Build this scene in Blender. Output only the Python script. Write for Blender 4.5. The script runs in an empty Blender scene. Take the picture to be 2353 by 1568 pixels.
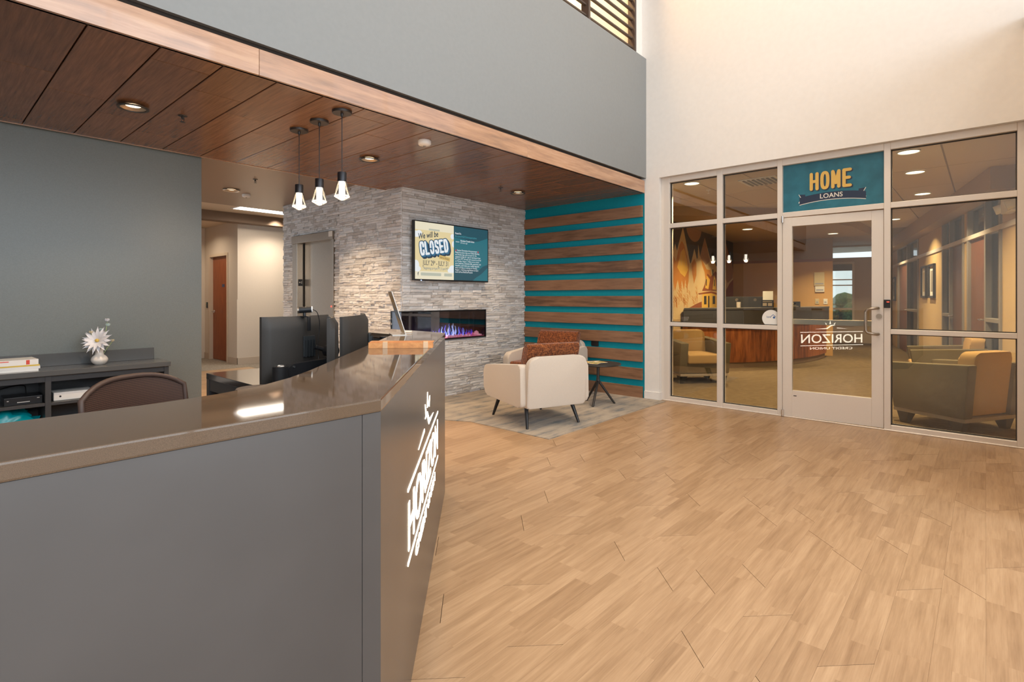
import bpy, bmesh, math, random
from mathutils import Matrix, Vector
random.seed(7)
sc = bpy.context.scene
COL = sc.collection
R = math.radians

# ------------------------------------------------------------------ camera, world, daylight, exposure
cam_d = bpy.data.cameras.new('camera'); cam = bpy.data.objects.new('camera', cam_d); COL.objects.link(cam)
cam_d.sensor_width = 36.0; cam_d.lens = 36.0 * 1229.4 / 2353; cam_d.shift_y = -100.2 / 2353
cam_d.clip_start = 0.02; cam_d.clip_end = 200
cam.location = (0, 0, 1.29); cam.rotation_euler = (R(90), 0, R(41.54 - 90))
sc.camera = cam
sc.view_settings.view_transform = 'Standard'; sc.view_settings.look = 'None'
sc.view_settings.gamma = 1.0; sc.view_settings.use_curve_mapping = False
sc.view_settings.exposure = 0.0
try:
    sc.cycles.use_denoising = True
    sc.cycles.max_bounces = 10; sc.cycles.diffuse_bounces = 5; sc.cycles.glossy_bounces = 4
    sc.cycles.transmission_bounces = 6; sc.cycles.transparent_max_bounces = 16
    sc.cycles.caustics_reflective = False; sc.cycles.caustics_refractive = False
    sc.cycles.sample_clamp_indirect = 6.0; sc.cycles.blur_glossy = 0.15
except Exception:
    pass
w = bpy.data.worlds.new('sky'); sc.world = w; w.use_nodes = True
bg = w.node_tree.nodes['Background']
bg.inputs[0].default_value = (0.80, 0.90, 1.0, 1); bg.inputs[1].default_value = 1.6

def area(name, loc, direction, sx, sy, power, color, spread=180):
    d = bpy.data.lights.new(name, 'AREA'); d.shape = 'RECTANGLE'; d.size = sx; d.size_y = sy
    d.energy = power; d.color = color; d.spread = R(spread)
    o = bpy.data.objects.new(name, d); COL.objects.link(o); o.location = loc
    o.rotation_euler = Vector(direction).to_track_quat('-Z', 'Y').to_euler()
    return o
def disk(name, loc, r, power, color, spread=120, direction=(0, 0, -1)):
    d = bpy.data.lights.new(name, 'AREA'); d.shape = 'DISK'; d.size = r * 2
    d.energy = power; d.color = color; d.spread = R(spread)
    o = bpy.data.objects.new(name, d); COL.objects.link(o); o.location = loc
    o.rotation_euler = Vector(direction).to_track_quat('-Z', 'Y').to_euler()
    return o
DAY = (0.88, 0.95, 1.0); WARM = (1.0, 0.70, 0.42); MID = (1.0, 0.83, 0.62)
# daylight through the clerestory over the right wall, through the front glazing and the tall left glazing
area('daylight_front', (0.4, -4.9, 3.25), (0.10, 1, -0.05), 7.2, 6.2, 345, DAY)
area('daylight_front_upper', (5.1, -4.9, 4.75), (0.15, 1, -0.10), 2.0, 1.9, 90, DAY)
area('daylight_left', (-4.3, -2.9, 2.8), (1, 0.35, -0.05), 3.4, 4.8, 65, DAY)
# warm fill lamps added under the hall ceiling, without fixtures, high above the frame
for (x, y) in ((1.2, 0.4), (3.2, 0.4), (5.2, 0.6), (1.2, 2.1), (3.2, 2.1), (5.2, 2.0), (2.2, -1.8), (4.4, -2.4)):
    disk('hall_fill_lamp', (x, y, 6.93), 0.12, 22, (1.0, 0.79, 0.56), 120)

# ------------------------------------------------------------------ materials
MATS = {}
def nt(name):
    m = bpy.data.materials.new(name); m.use_nodes = True
    t = m.node_tree; p = t.nodes['Principled BSDF']
    return m, t, p
def setp(p, col=None, rough=None, metal=None, spec=None, coat=None, sheen=None):
    if col is not None: p.inputs['Base Color'].default_value = (*col, 1)
    if rough is not None: p.inputs['Roughness'].default_value = rough
    if metal is not None: p.inputs['Metallic'].default_value = metal
    if spec is not None: p.inputs['Specular IOR Level'].default_value = spec
    if coat is not None: p.inputs['Coat Weight'].default_value = coat
    if sheen is not None: p.inputs['Sheen Weight'].default_value = sheen
def N(t, kind, **kw):
    n = t.nodes.new(kind)
    for k, v in kw.items(): setattr(n, k, v)
    return n
def math_n(t, op, a, b=None):
    n = N(t, 'ShaderNodeMath', operation=op)
    for i, v in enumerate((a, b)):
        if v is None: continue
        if isinstance(v, (int, float)): n.inputs[i].default_value = v
        else: t.links.new(v, n.inputs[i])
    return n.outputs[0]
def ramp(t, fac, stops):
    n = N(t, 'ShaderNodeValToRGB'); e = n.color_ramp.elements
    while len(e) < len(stops): e.new(0.5)
    for i, (p, c) in enumerate(stops): e[i].position = p; e[i].color = (*c, 1)
    t.links.new(fac, n.inputs[0]); return n.outputs[0]
def noise(t, vec, scale, detail=3, rough=0.5):
    n = N(t, 'ShaderNodeTexNoise'); n.inputs['Scale'].default_value = scale
    n.inputs['Detail'].default_value = detail; n.inputs['Roughness'].default_value = rough
    if vec is not None: t.links.new(vec, n.inputs['Vector'])
    return n.outputs['Fac']
def mapping(t, vec, scale=(1, 1, 1), loc=(0, 0, 0), rot=(0, 0, 0)):
    n = N(t, 'ShaderNodeMapping'); n.inputs['Scale'].default_value = scale
    n.inputs['Location'].default_value = loc; n.inputs['Rotation'].default_value = rot
    t.links.new(vec, n.inputs['Vector']); return n.outputs[0]
def bump(t, p, h, strength=0.2, dist=0.01):
    b = N(t, 'ShaderNodeBump'); b.inputs['Strength'].default_value = strength; b.inputs['Distance'].default_value = dist
    t.links.new(h, b.inputs['Height']); t.links.new(b.outputs[0], p.inputs['Normal'])
def position(t): return N(t, 'ShaderNodeNewGeometry').outputs['Position']

def plain(name, col, rough=0.6, metal=0.0, spec=0.5, coat=0.0, speck=0.0, scale=60, bmp=0.0, sheen=0.0):
    m, t, p = nt(name); setp(p, col, rough, metal, spec, coat, sheen)
    if speck or bmp:
        f = noise(t, position(t), scale, 2)
        if speck:
            lo = tuple(max(0, c * (1 - speck)) for c in col); hi = tuple(min(1, c * (1 + speck)) for c in col)
            t.links.new(ramp(t, f, ((0.3, lo), (0.7, hi))), p.inputs['Base Color'])
        if bmp: bump(t, p, f, bmp, 0.004)
    MATS[name] = m; return m
def emit(name, col, strength, base=None):
    m, t, p = nt(name); setp(p, base or col, 0.5)
    p.inputs['Emission Color'].default_value = (*col, 1); p.inputs['Emission Strength'].default_value = strength
    MATS[name] = m; return m
def glass(name, tint=(0.93, 0.95, 0.94), fac=0.10, rough=0.0):
    m = bpy.data.materials.new(name); m.use_nodes = True; t = m.node_tree
    for n in list(t.nodes):
        if n.type != 'OUTPUT_MATERIAL': t.nodes.remove(n)
    out = t.nodes['Material Output']
    a = N(t, 'ShaderNodeBsdfTransparent'); a.inputs[0].default_value = (*tint, 1)
    g = N(t, 'ShaderNodeBsdfGlossy'); g.inputs[1].default_value = rough
    lw = N(t, 'ShaderNodeFresnel'); lw.inputs[0].default_value = 1.5
    f = math_n(t, 'ADD', math_n(t, 'MULTIPLY', lw.outputs[0], 0.9), fac - 0.04)
    mx = N(t, 'ShaderNodeMixShader'); t.links.new(f, mx.inputs[0])
    t.links.new(a.outputs[0], mx.inputs[1]); t.links.new(g.outputs[0], mx.inputs[2]); t.links.new(mx.outputs[0], out.inputs[0])
    MATS[name] = m; return m
def wood(name, stops, axis=0, rough=0.4, stretch=14.0, scale=3.0, rings=0.0, spec=0.5, coat=0.0, tone=0.25, bmp=0.05):
    """long grain along axis; every object is shifted and toned by its own random value"""
    m, t, p = nt(name); setp(p, None, rough, 0, spec, coat)
    rnd = N(t, 'ShaderNodeObjectInfo').outputs['Random']
    pos = position(t)
    cmb = N(t, 'ShaderNodeCombineXYZ')
    off = math_n(t, 'MULTIPLY', rnd, 37.0)
    for i in range(3): t.links.new(off, cmb.inputs[i])
    add = N(t, 'ShaderNodeVectorMath', operation='ADD'); t.links.new(pos, add.inputs[0]); t.links.new(cmb.outputs[0], add.inputs[1])
    s = [stretch, stretch, stretch]; s[axis] = 1.0
    mv = mapping(t, add.outputs[0], tuple(s))
    f1 = noise(t, mv, scale, 5, 0.62)
    if rings:
        wv = N(t, 'ShaderNodeTexNoise'); wv.inputs['Scale'].default_value = scale * 0.35; wv.inputs['Detail'].default_value = 1
        t.links.new(mv, wv.inputs['Vector'])
        rr = math_n(t, 'FRACT', math_n(t, 'MULTIPLY', wv.outputs['Fac'], rings))
        f1 = math_n(t, 'ADD', math_n(t, 'MULTIPLY', f1, 0.65), math_n(t, 'MULTIPLY', rr, 0.3))
    f = math_n(t, 'ADD', f1, math_n(t, 'MULTIPLY', math_n(t, 'SUBTRACT', rnd, 0.5), tone))
    t.links.new(ramp(t, f, stops), p.inputs['Base Color'])
    if bmp: bump(t, p, f1, bmp, 0.003)
    MATS[name] = m; return m
def lam(c, k): return tuple(x * k for x in c)

white_paint = plain('white_paint', (0.80, 0.78, 0.755), 0.75, speck=0.015, scale=20, spec=0.25)
grey_paint = plain('grey_paint', (0.235, 0.248, 0.252), 0.55, spec=0.4, speck=0.02, scale=30)
green_grey = plain('green_grey_wall_covering', (0.160, 0.180, 0.177), 0.40, spec=0.5, speck=0.05, scale=120, bmp=0.05)
frame_metal = plain('satin_aluminium', (0.78, 0.72, 0.655), 0.42, metal=0.25, speck=0.02, scale=200)
beige_paint = plain('beige_paint', (0.63, 0.545, 0.455), 0.7, spec=0.3, speck=0.015)
drywall_ceiling = plain('taupe_ceiling_paint', (0.29, 0.23, 0.175), 0.38, spec=0.45)
teal = plain('teal_paint', (0.0, 0.265, 0.35), 0.6, spec=0.3, speck=0.04, scale=40)
black = plain('black_plastic', (0.012, 0.012, 0.014), 0.38)
dark_grey = plain('dark_grey_laminate', (0.055, 0.057, 0.062), 0.32, spec=0.5, speck=0.06, scale=300)
black_matte = plain('black_matte', (0.008, 0.008, 0.008), 0.9)
chrome = plain('polished_metal', (0.75, 0.73, 0.70), 0.2, metal=1.0)
steel = plain('brushed_steel', (0.40, 0.345, 0.285), 0.28, metal=0.9, speck=0.06, scale=90)
white_plastic = plain('white_plastic', (0.82, 0.80, 0.77), 0.4)
ivory = plain('ivory_ceramic', (0.80, 0.74, 0.68), 0.25, coat=0.3)
paper = plain('white_paper', (0.85, 0.84, 0.80), 0.7)
taupe_dark = plain('taupe_paint', (0.17, 0.11, 0.07), 0.7)
ochre = plain('ochre_paint', (0.62, 0.36, 0.12), 0.7, speck=0.02)
tile_ceiling = plain('acoustic_tile', (0.64, 0.53, 0.41), 0.85, speck=0.12, scale=220)
dark_gap = plain('dark_joint', (0.02, 0.014, 0.01), 0.9)

ceiling_wood = wood('walnut_ceiling_veneer', ((0.20, (0.125, 0.060, 0.030)), (0.50, (0.215, 0.102, 0.050)), (0.80, (0.31, 0.150, 0.074))), axis=1, rough=0.24, stretch=20, scale=3.4, tone=0.14, bmp=0.0)
fascia_wood = wood('walnut_fascia', ((0.25, (0.22, 0.115, 0.062)), (0.5, (0.42, 0.215, 0.110)), (0.72, (0.55, 0.32, 0.175))), axis=0, rough=0.26, stretch=11, scale=2.0, rings=0, spec=1.0, coat=0.8, tone=0.1, bmp=0.0)
plank_wood = wood('brown_slat_wood', ((0.3, (0.125, 0.064, 0.035)), (0.5, (0.235, 0.124, 0.068)), (0.75, (0.32, 0.175, 0.10))), axis=1, rough=0.45, stretch=10, scale=2.4, tone=0.2)
orange_wood = wood('orange_wood', ((0.3, (0.52, 0.20, 0.06)), (0.6, (0.74, 0.33, 0.11)), (0.8, (0.84, 0.45, 0.18))), axis=0, rough=0.35, stretch=8, scale=4)
door_wood = wood('reddish_door_veneer', ((0.3, (0.15, 0.038, 0.014)), (0.6, (0.26, 0.072, 0.026)), (0.8, (0.34, 0.11, 0.042))), axis=2, rough=0.4, stretch=12, scale=3)
desk_wood = wood('mahogany_desk_veneer', ((0.3, (0.13, 0.035, 0.012)), (0.55, (0.36, 0.115, 0.035)), (0.8, (0.52, 0.21, 0.07))), axis=2, rough=0.35, stretch=7, scale=2)

def mk_floor():
    m, t, p = nt('oak_vinyl_planks'); setp(p, None, 0.34, 0, 0.42)
    rnd = N(t, 'ShaderNodeObjectInfo').outputs['Random']
    pos = position(t)
    sep = N(t, 'ShaderNodeSeparateXYZ'); t.links.new(pos, sep.inputs[0])
    row = math_n(t, 'FLOOR', math_n(t, 'DIVIDE', math_n(t, 'ADD', sep.outputs[1], 3.0), 0.147))
    wn0 = N(t, 'ShaderNodeTexWhiteNoise', noise_dimensions='2D')
    c0 = N(t, 'ShaderNodeCombineXYZ'); t.links.new(row, c0.inputs[0]); t.links.new(math_n(t, 'MULTIPLY', rnd, 91.0), c0.inputs[1])
    t.links.new(c0.outputs[0], wn0.inputs['Vector'])
    blk = math_n(t, 'FLOOR', math_n(t, 'ADD', math_n(t, 'DIVIDE', sep.outputs[0], 0.46), math_n(t, 'MULTIPLY', wn0.outputs['Value'], 5.0)))
    half = math_n(t, 'FLOOR', math_n(t, 'DIVIDE', math_n(t, 'ADD', sep.outputs[1], 3.0), 0.0735))
    wn = N(t, 'ShaderNodeTexWhiteNoise', noise_dimensions='2D')
    c1 = N(t, 'ShaderNodeCombineXYZ'); t.links.new(blk, c1.inputs[0]); t.links.new(row, c1.inputs[1])
    t.links.new(c1.outputs[0], wn.inputs['Vector'])
    off = N(t, 'ShaderNodeCombineXYZ'); t.links.new(math_n(t, 'MULTIPLY', wn.outputs['Value'], 23.0), off.inputs[1]); t.links.new(math_n(t, 'MULTIPLY', rnd, 11.0), off.inputs[0])
    add = N(t, 'ShaderNodeVectorMath', operation='ADD'); t.links.new(pos, add.inputs[0]); t.links.new(off.outputs[0], add.inputs[1])
    mv = mapping(t, add.outputs[0], (1.0, 13.0, 1.0))
    f1 = noise(t, mv, 2.6, 6, 0.62)
    f2 = noise(t, mapping(t, add.outputs[0], (2.0, 70.0, 1.0)), 3.0, 2, 0.5)
    f = math_n(t, 'ADD', math_n(t, 'MULTIPLY', f1, 0.62), math_n(t, 'MULTIPLY', f2, 0.20))
    f = math_n(t, 'ADD', f, math_n(t, 'MULTIPLY', wn.outputs['Value'], 0.17))
    t.links.new(ramp(t, f, ((0.28, (0.275, 0.168, 0.092)), (0.47, (0.39, 0.252, 0.146)), (0.68, (0.50, 0.34, 0.208)))), p.inputs['Base Color'])
    bump(t, p, f2, 0.06, 0.002)
    return m
floor_wood = mk_floor()
def mk_rug():
    m, t, p = nt('patterned_carpet_tile'); setp(p, None, 0.95, 0, 0.1, sheen=0.2)
    pos = position(t)
    a = noise(t, mapping(t, pos, (1.6, 7.5, 1)), 3.0, 5, 0.65)
    wv = N(t, 'ShaderNodeTexWave', wave_type='BANDS', bands_direction='Y'); wv.inputs['Scale'].default_value = 1.9; wv.inputs['Distortion'].default_value = 2.5; wv.inputs['Detail'].default_value = 3; wv.inputs['Detail Scale'].default_value = 2.0
    t.links.new(pos, wv.inputs['Vector'])
    v = N(t, 'ShaderNodeTexVoronoi', distance='MANHATTAN'); v.inputs['Scale'].default_value = 1.0; v.inputs['Randomness'].default_value = 0.35
    t.links.new(mapping(t, pos, (3.0, 4.6, 1)), v.inputs['Vector'])
    c = noise(t, pos, 260, 2, 0.7)
    f = math_n(t, 'ADD', math_n(t, 'MULTIPLY', a, 0.62), math_n(t, 'MULTIPLY', wv.outputs['Fac'], 0.10))
    f = math_n(t, 'ADD', f, math_n(t, 'MULTIPLY', v.outputs['Distance'], 0.16))
    f = math_n(t, 'ADD', f, math_n(t, 'MULTIPLY', c, 0.22))
    t.links.new(ramp(t, f, ((0.38, (0.115, 0.125, 0.128)), (0.46, (0.19, 0.185, 0.17)), (0.55, (0.33, 0.28, 0.22)), (0.75, (0.44, 0.37, 0.285)))), p.inputs['Base Color'])
    bump(t, p, c, 0.5, 0.004)
    return m
rug_mat = mk_rug()
def mk_carpet(name, c0, c1):
    m, t, p = nt(name); setp(p, None, 0.95, 0, 0.1)
    pos = position(t)
    a = noise(t, mapping(t, pos, (30, 5, 1), rot=(0, 0, R(30))), 2.0, 3, 0.6); c = noise(t, pos, 180, 2, 0.7)
    f = math_n(t, 'ADD', math_n(t, 'MULTIPLY', a, 0.6), math_n(t, 'MULTIPLY', c, 0.4))
    t.links.new(ramp(t, f, ((0.35, c0), (0.65, c1))), p.inputs['Base Color']); bump(t, p, c, 0.5, 0.004)
    return m
brown_carpet = mk_carpet('brown_loop_carpet', (0.050, 0.034, 0.018), (0.205, 0.145, 0.080))
grey_carpet = mk_carpet('grey_loop_carpet', (0.16, 0.13, 0.10), (0.36, 0.31, 0.25))
def mk_stone():
    m, t, p = nt('split_ledgestone'); setp(p, None, 0.85, 0, 0.25)
    g = N(t, 'ShaderNodeNewGeometry')
    rnd = math_n(t, 'FRACT', math_n(t, 'ADD', math_n(t, 'MULTIPLY', g.outputs['Random Per Island'], 7.3), math_n(t, 'MULTIPLY', N(t, 'ShaderNodeObjectInfo').outputs['Random'], 13.7)))
    f1 = noise(t, mapping(t, g.outputs['Position'], (1, 1, 2.5)), 16, 5, 0.65)
    f = math_n(t, 'ADD', math_n(t, 'MULTIPLY', f1, 0.55), math_n(t, 'MULTIPLY', rnd, 0.45))
    t.links.new(ramp(t, f, ((0.22, (0.44, 0.415, 0.395)), (0.40, (0.58, 0.57, 0.56)), (0.58, (0.69, 0.69, 0.69)), (0.8, (0.78, 0.785, 0.79)))), p.inputs['Base Color'])
    f2 = noise(t, mapping(t, g.outputs['Position'], (1, 1, 2.0)), 45, 4, 0.7)
    bump(t, p, f2, 0.3, 0.010)
    return m
stone_mat = mk_stone()
def mk_quartz():
    m, t, p = nt('brown_quartz'); setp(p, None, 0.045, 0, 0.55)
    pos = position(t)
    c = noise(t, pos, 900, 2, 0.8)
    t.links.new(ramp(t, c, ((0.35, (0.090, 0.060, 0.039)), (0.55, (0.125, 0.084, 0.054)), (0.72, (0.165, 0.112, 0.073)))), p.inputs['Base Color'])
    return m
quartz = mk_quartz()
def mk_tweed():
    m, t, p = nt('rust_tweed'); setp(p, None, 0.9, 0, 0.15, sheen=0.3)
    co = N(t, 'ShaderNodeTexCoord').outputs['Object']
    a = noise(t, mapping(t, co, (30, 190, 190)), 1.0, 3, 0.7); b = noise(t, mapping(t, co, (190, 60, 30)), 1.0, 3, 0.7)
    f = math_n(t, 'ADD', math_n(t, 'MULTIPLY', a, 0.5), math_n(t, 'MULTIPLY', b, 0.5))
    t.links.new(ramp(t, f, ((0.38, (0.030, 0.010, 0.006)), (0.48, (0.12, 0.034, 0.012)), (0.56, (0.32, 0.095, 0.024)), (0.66, (0.58, 0.25, 0.08)))), p.inputs['Base Color'])
    bump(t, p, f, 0.6, 0.006)
    return m
tweed = mk_tweed()
cream_fabric = plain('cream_velvet', (0.60, 0.535, 0.46), 0.85, spec=0.15, speck=0.05, scale=260, bmp=0.15, sheen=0.4)
olive_fabric = plain('olive_grey_fabric', (0.13, 0.105, 0.062), 0.9, spec=0.15, speck=0.15, scale=260, bmp=0.2)
tan_fabric = plain('tan_fabric', (0.40, 0.25, 0.10), 0.9, spec=0.15, speck=0.1, scale=260, bmp=0.2)
def mk_mesh_fabric():
    m, t, p = nt('brown_mesh_fabric'); setp(p, None, 0.5, 0, 0.4)
    co = N(t, 'ShaderNodeTexCoord').outputs['Object']
    sep = N(t, 'ShaderNodeSeparateXYZ'); t.links.new(co, sep.inputs[0])
    a = math_n(t, 'SINE', math_n(t, 'MULTIPLY', sep.outputs[0], 1300.0)); b = math_n(t, 'SINE', math_n(t, 'MULTIPLY', sep.outputs[2], 900.0))
    f = math_n(t, 'MULTIPLY', math_n(t, 'ADD', a, 1.0), math_n(t, 'MULTIPLY', math_n(t, 'ADD', b, 1.0), 0.25))
    t.links.new(ramp(t, f, ((0.2, (0.035, 0.019, 0.015)), (0.6, (0.165, 0.085, 0.058)))), p.inputs['Base Color'])
    return m
mesh_fabric = mk_mesh_fabric()
pane_glass = glass('clear_glass', (0.90, 0.915, 0.89), 0.085)
bulb_glass = glass('bulb_glass', (0.93, 0.93, 0.93), 0.03)
fire_glass = glass('fireplace_glass', (0.85, 0.85, 0.88), 0.035)

# ------------------------------------------------------------------ builder
MW = {}
class B:
    def __init__(s, M=None): s.bm = bmesh.new(); s.M = M or Matrix(); s.mi = 0
    def v(s, p): return s.bm.verts.new(s.M @ Vector(p))
    def face(s, vs):
        try:
            f = s.bm.faces.new(vs); f.material_index = s.mi; return f
        except ValueError: return None
    def box(s, x0, y0, z0, x1, y1, z1, bev=0.0, seg=2, M=None):
        vs = []
        for z in (z0, z1):
            for (x, y) in ((x0, y0), (x1, y0), (x1, y1), (x0, y1)):
                p = Vector((x, y, z)); vs.append(s.v(M @ p if M else p))
        fs = [s.face([vs[i] for i in q]) for q in ((3, 2, 1, 0), (4, 5, 6, 7), (0, 1, 5, 4), (1, 2, 6, 5), (2, 3, 7, 6), (3, 0, 4, 7))]
        if bev:
            es = {e for f in fs if f for e in f.edges}
            bmesh.ops.bevel(s.bm, geom=list(es), offset=bev, segments=seg, affect='EDGES', profile=0.6)
        return s
    def prism(s, pts, f, w0, w1, bev=0.0, seg=2):
        n = len(pts)
        a = [s.v(f(u, v, w0)) for (u, v) in pts]; b = [s.v(f(u, v, w1)) for (u, v) in pts]
        fs = [s.face(list(reversed(a))), s.face(b)]
        for i in range(n): fs.append(s.face([a[i], a[(i + 1) % n], b[(i + 1) % n], b[i]]))
        if bev:
            es = {e for q in fs[:2] if q for e in q.edges}
            bmesh.ops.bevel(s.bm, geom=list(es), offset=bev, segments=seg, affect='EDGES', profile=0.6)
        return s
    def poly(s, pts3): s.face([s.v(p) for p in pts3]); return s
    def flat(s, pts, f, w): s.face([s.v(f(u, v, w)) for (u, v) in pts]); return s
    def tube(s, pts, r, seg=10, cap=True):
        pts = [Vector(p) for p in pts]; rs = r if isinstance(r, (list, tuple)) else [r] * len(pts)
        rings = []; prev = None
        for i, p in enumerate(pts):
            d = (pts[min(i + 1, len(pts) - 1)] - pts[max(i - 1, 0)]).normalized()
            if prev is None:
                up = Vector((0, 0, 1)) if abs(d.z) < 0.9 else Vector((1, 0, 0)); x = d.cross(up).normalized()
            else:
                x = (prev - d * prev.dot(d)).normalized()
            prev = x; y = d.cross(x)
            rings.append([s.v(p + rs[i] * (math.cos(2 * math.pi * k / seg) * x + math.sin(2 * math.pi * k / seg) * y)) for k in range(seg)])
        for a, b in zip(rings, rings[1:]):
            for k in range(seg): s.face([a[k], a[(k + 1) % seg], b[(k + 1) % seg], b[k]])
        if cap: s.face(list(reversed(rings[0]))); s.face(rings[-1])
        return s
    def cyl(s, p0, p1, r, seg=20, r1=None): return s.tube([p0, p1], [r, r if r1 is None else r1], seg)
    def lathe(s, prof, c=(0, 0, 0), seg=28, cap=True):
        rings = []
        for (r, z) in prof:
            ring = []
            for k in range(seg):
                a = 2 * math.pi * k / seg; q = (r * math.cos(a), r * math.sin(a), z)
                ring.append(s.v((c[0] + q[0], c[1] + q[1], c[2] + q[2])))
            rings.append(ring)
        for a, b in zip(rings, rings[1:]):
            for k in range(seg): s.face([a[k], a[(k + 1) % seg], b[(k + 1) % seg], b[k]])
        if cap and prof[0][0] > 1e-6: s.face(list(reversed(rings[0])))
        if cap and prof[-1][0] > 1e-6: s.face(rings[-1])
        bmesh.ops.remove_doubles(s.bm, verts=[v for rg in (rings[0], rings[-1]) for v in rg if v.is_valid], dist=1e-6)
        return s
    def grid(s, nu, nv, f, closed=False):
        g = [[s.v(f(i / nu, j / nv)) for j in range(nv + 1)] for i in range(nu + 1)]
        for i in range(nu):
            for j in range(nv): s.face([g[i][j], g[i + 1][j], g[i + 1][j + 1], g[i][j + 1]])
        return s
    def text(s, string, f, height, x0, y0, w=0.0, xs=1.0, bold=0.0, align='LEFT', shear=0.0, width=None, depth=0.0, spacing=1.0):
        polys, ext = text_polys(string, bold, shear, spacing)
        k = height / 0.70
        kx = k * xs
        if width is not None: kx = width / max(1e-6, ext[1] - ext[0])
        wd = (ext[1] - ext[0]) * kx
        ox = x0 - ext[0] * kx - (wd / 2 if align == 'CENTER' else 0)
        for co, faces in polys:
            vs = [s.v(f(ox + c[0] * kx, y0 + c[1] * k, w)) for c in co]
            for fc in faces: s.face([vs[i] for i in fc])
            if depth:
                vb = [s.v(f(ox + c[0] * kx, y0 + c[1] * k, w - depth)) for c in co]
                cnt = {}
                for fc in faces:
                    for a, b in zip(fc, fc[1:] + fc[:1]): cnt.setdefault((min(a, b), max(a, b)), []).append((a, b))
                for e in cnt.values():
                    if len(e) == 1: a, b = e[0]; s.face([vs[a], vb[a], vb[b], vs[b]])
        return s
    def build(s, name, mats, parent=None, smooth=None, world=False, rec=True):
        if rec: bmesh.ops.recalc_face_normals(s.bm, faces=s.bm.faces)
        me = bpy.data.meshes.new(name)
        if smooth is not None:
            for f in s.bm.faces: f.smooth = True
            for e in s.bm.edges:
                if len(e.link_faces) == 2 and e.calc_face_angle(0) > R(smooth): e.smooth = False
        s.bm.to_mesh(me); s.bm.free()
        for m in (mats if isinstance(mats, (list, tuple)) else [mats]): me.materials.append(m)
        o = bpy.data.objects.new(name, me); COL.objects.link(o)
        if parent is not None:
            rt = parent
            while rt.parent: rt = rt.parent
            if world: me.transform(MW.get(rt.name, Matrix()).inverted())
            o.parent = parent
        return o
def stroke(b, f, pts, wd, w, ax=1.0, seg=10, caps=True):
    """flat stroke of width wd along pts (plane units; ax stretches u to true size)"""
    ly = 0
    for (p, q) in zip(pts, pts[1:]):
        ly += 1; w += 0.00003
        d = Vector(((q[0] - p[0]) * ax, q[1] - p[1]))
        if d.length < 1e-7: continue
        n = Vector((-d.y, d.x)).normalized() * wd / 2
        b.flat([(p[0] + n.x / ax, p[1] + n.y), (q[0] + n.x / ax, q[1] + n.y), (q[0] - n.x / ax, q[1] - n.y), (p[0] - n.x / ax, p[1] - n.y)], f, w)
    for i, p in enumerate(pts):
        if caps or 0 < i < len(pts) - 1:
            w += 0.00003
            b.flat([(p[0] + wd / 2 * math.cos(k * 2 * math.pi / seg) / ax, p[1] + wd / 2 * math.sin(k * 2 * math.pi / seg)) for k in range(seg)], f, w)
def glyph(ch):
    def loop(x0, x1, y0, y1, r=0.28): return rounded([(x0, y0), (x1, y0), (x1, y1), (x0, y1)], r, 5)
    o = loop(0, 1, 0, 1, 0.45); 
    if ch == 'H': return [[(0, 0), (0, 1)], [(1, 0), (1, 1)], [(0, .5), (1, .5)]]
    if ch == 'O': return [o + [o[0]]]
    if ch == 'M': return [[(0, 0), (0, 1), (.5, .25), (1, 1), (1, 0)]]
    if ch == 'E': return [[(1, 1), (0, 1), (0, 0), (1, 0)], [(0, .5), (.85, .5)]]
    if ch == 'L': return [[(0, 1), (0, 0), (1, 0)]]
    if ch == 'C': return [[(1, .68), (1, .82), (.8, 1), (.2, 1), (0, .82), (0, .18), (.2, 0), (.8, 0), (1, .18), (1, .32)]]
    if ch == 'S': return [[(1, .72), (1, .84), (.8, 1), (.2, 1), (0, .84), (0, .68), (.15, .56), (.85, .44), (1, .32), (1, .16), (.8, 0), (.2, 0), (0, .16), (0, .28)]]
    if ch == 'D': return [[(0, 0), (0, 1), (.65, 1), (1, .78), (1, .22), (.65, 0), (0, 0)]]
def block_word(b, f, word, x0, y0, wd, ht, cellw, sw, w, ax=1.0):
    """condensed rounded capitals; centre lines fill x0..x0+wd, y0..y0+ht, each cellw wide; sw = stroke width (v units)"""
    n = len(word); step = (wd - cellw) / (n - 1)
    for i, ch in enumerate(word):
        for kk, path in enumerate(glyph(ch)): stroke(b, f, [(x0 + step * i + p[0] * cellw, y0 + p[1] * ht) for p in path], sw, w + 0.0002 * kk, ax, caps=len(path) < 12)
TXT = {}
def text_polys(string, bold, shear, spacing=1.0):
    key = (string, bold, shear, spacing)
    if key in TXT: return TXT[key]
    c = bpy.data.curves.new('txt', 'FONT'); c.body = string; c.size = 1.0; c.offset = bold; c.shear = shear; c.resolution_u = 3; c.space_character = spacing
    c.fill_mode = 'FRONT'
    o = bpy.data.objects.new('txt', c); COL.objects.link(o)
    dg = bpy.context.evaluated_depsgraph_get(); dg.update()
    me = o.evaluated_get(dg).to_mesh()
    co = [tuple(v.co) for v in me.vertices]; fs = [list(p.vertices) for p in me.polygons]
    o.evaluated_get(dg).to_mesh_clear()
    bpy.data.objects.remove(o); bpy.data.curves.remove(c)
    xs = [p[0] for p in co] or [0, 1]
    TXT[key] = ([(co, fs)], (min(xs), max(xs)))
    return TXT[key]
def spline(pts, n=6):
    P = [Vector(p) for p in pts]; P = [2 * P[0] - P[1]] + P + [2 * P[-1] - P[-2]]; out = []
    for i in range(1, len(P) - 2):
        for k in range(n):
            t = k / n; a, b_, c, d = P[i - 1], P[i], P[i + 1], P[i + 2]
            out.append(0.5 * ((2 * b_) + (c - a) * t + (2 * a - 5 * b_ + 4 * c - d) * t * t + (3 * b_ - a - 3 * c + d) * t ** 3))
    return out + [P[-2]]
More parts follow.
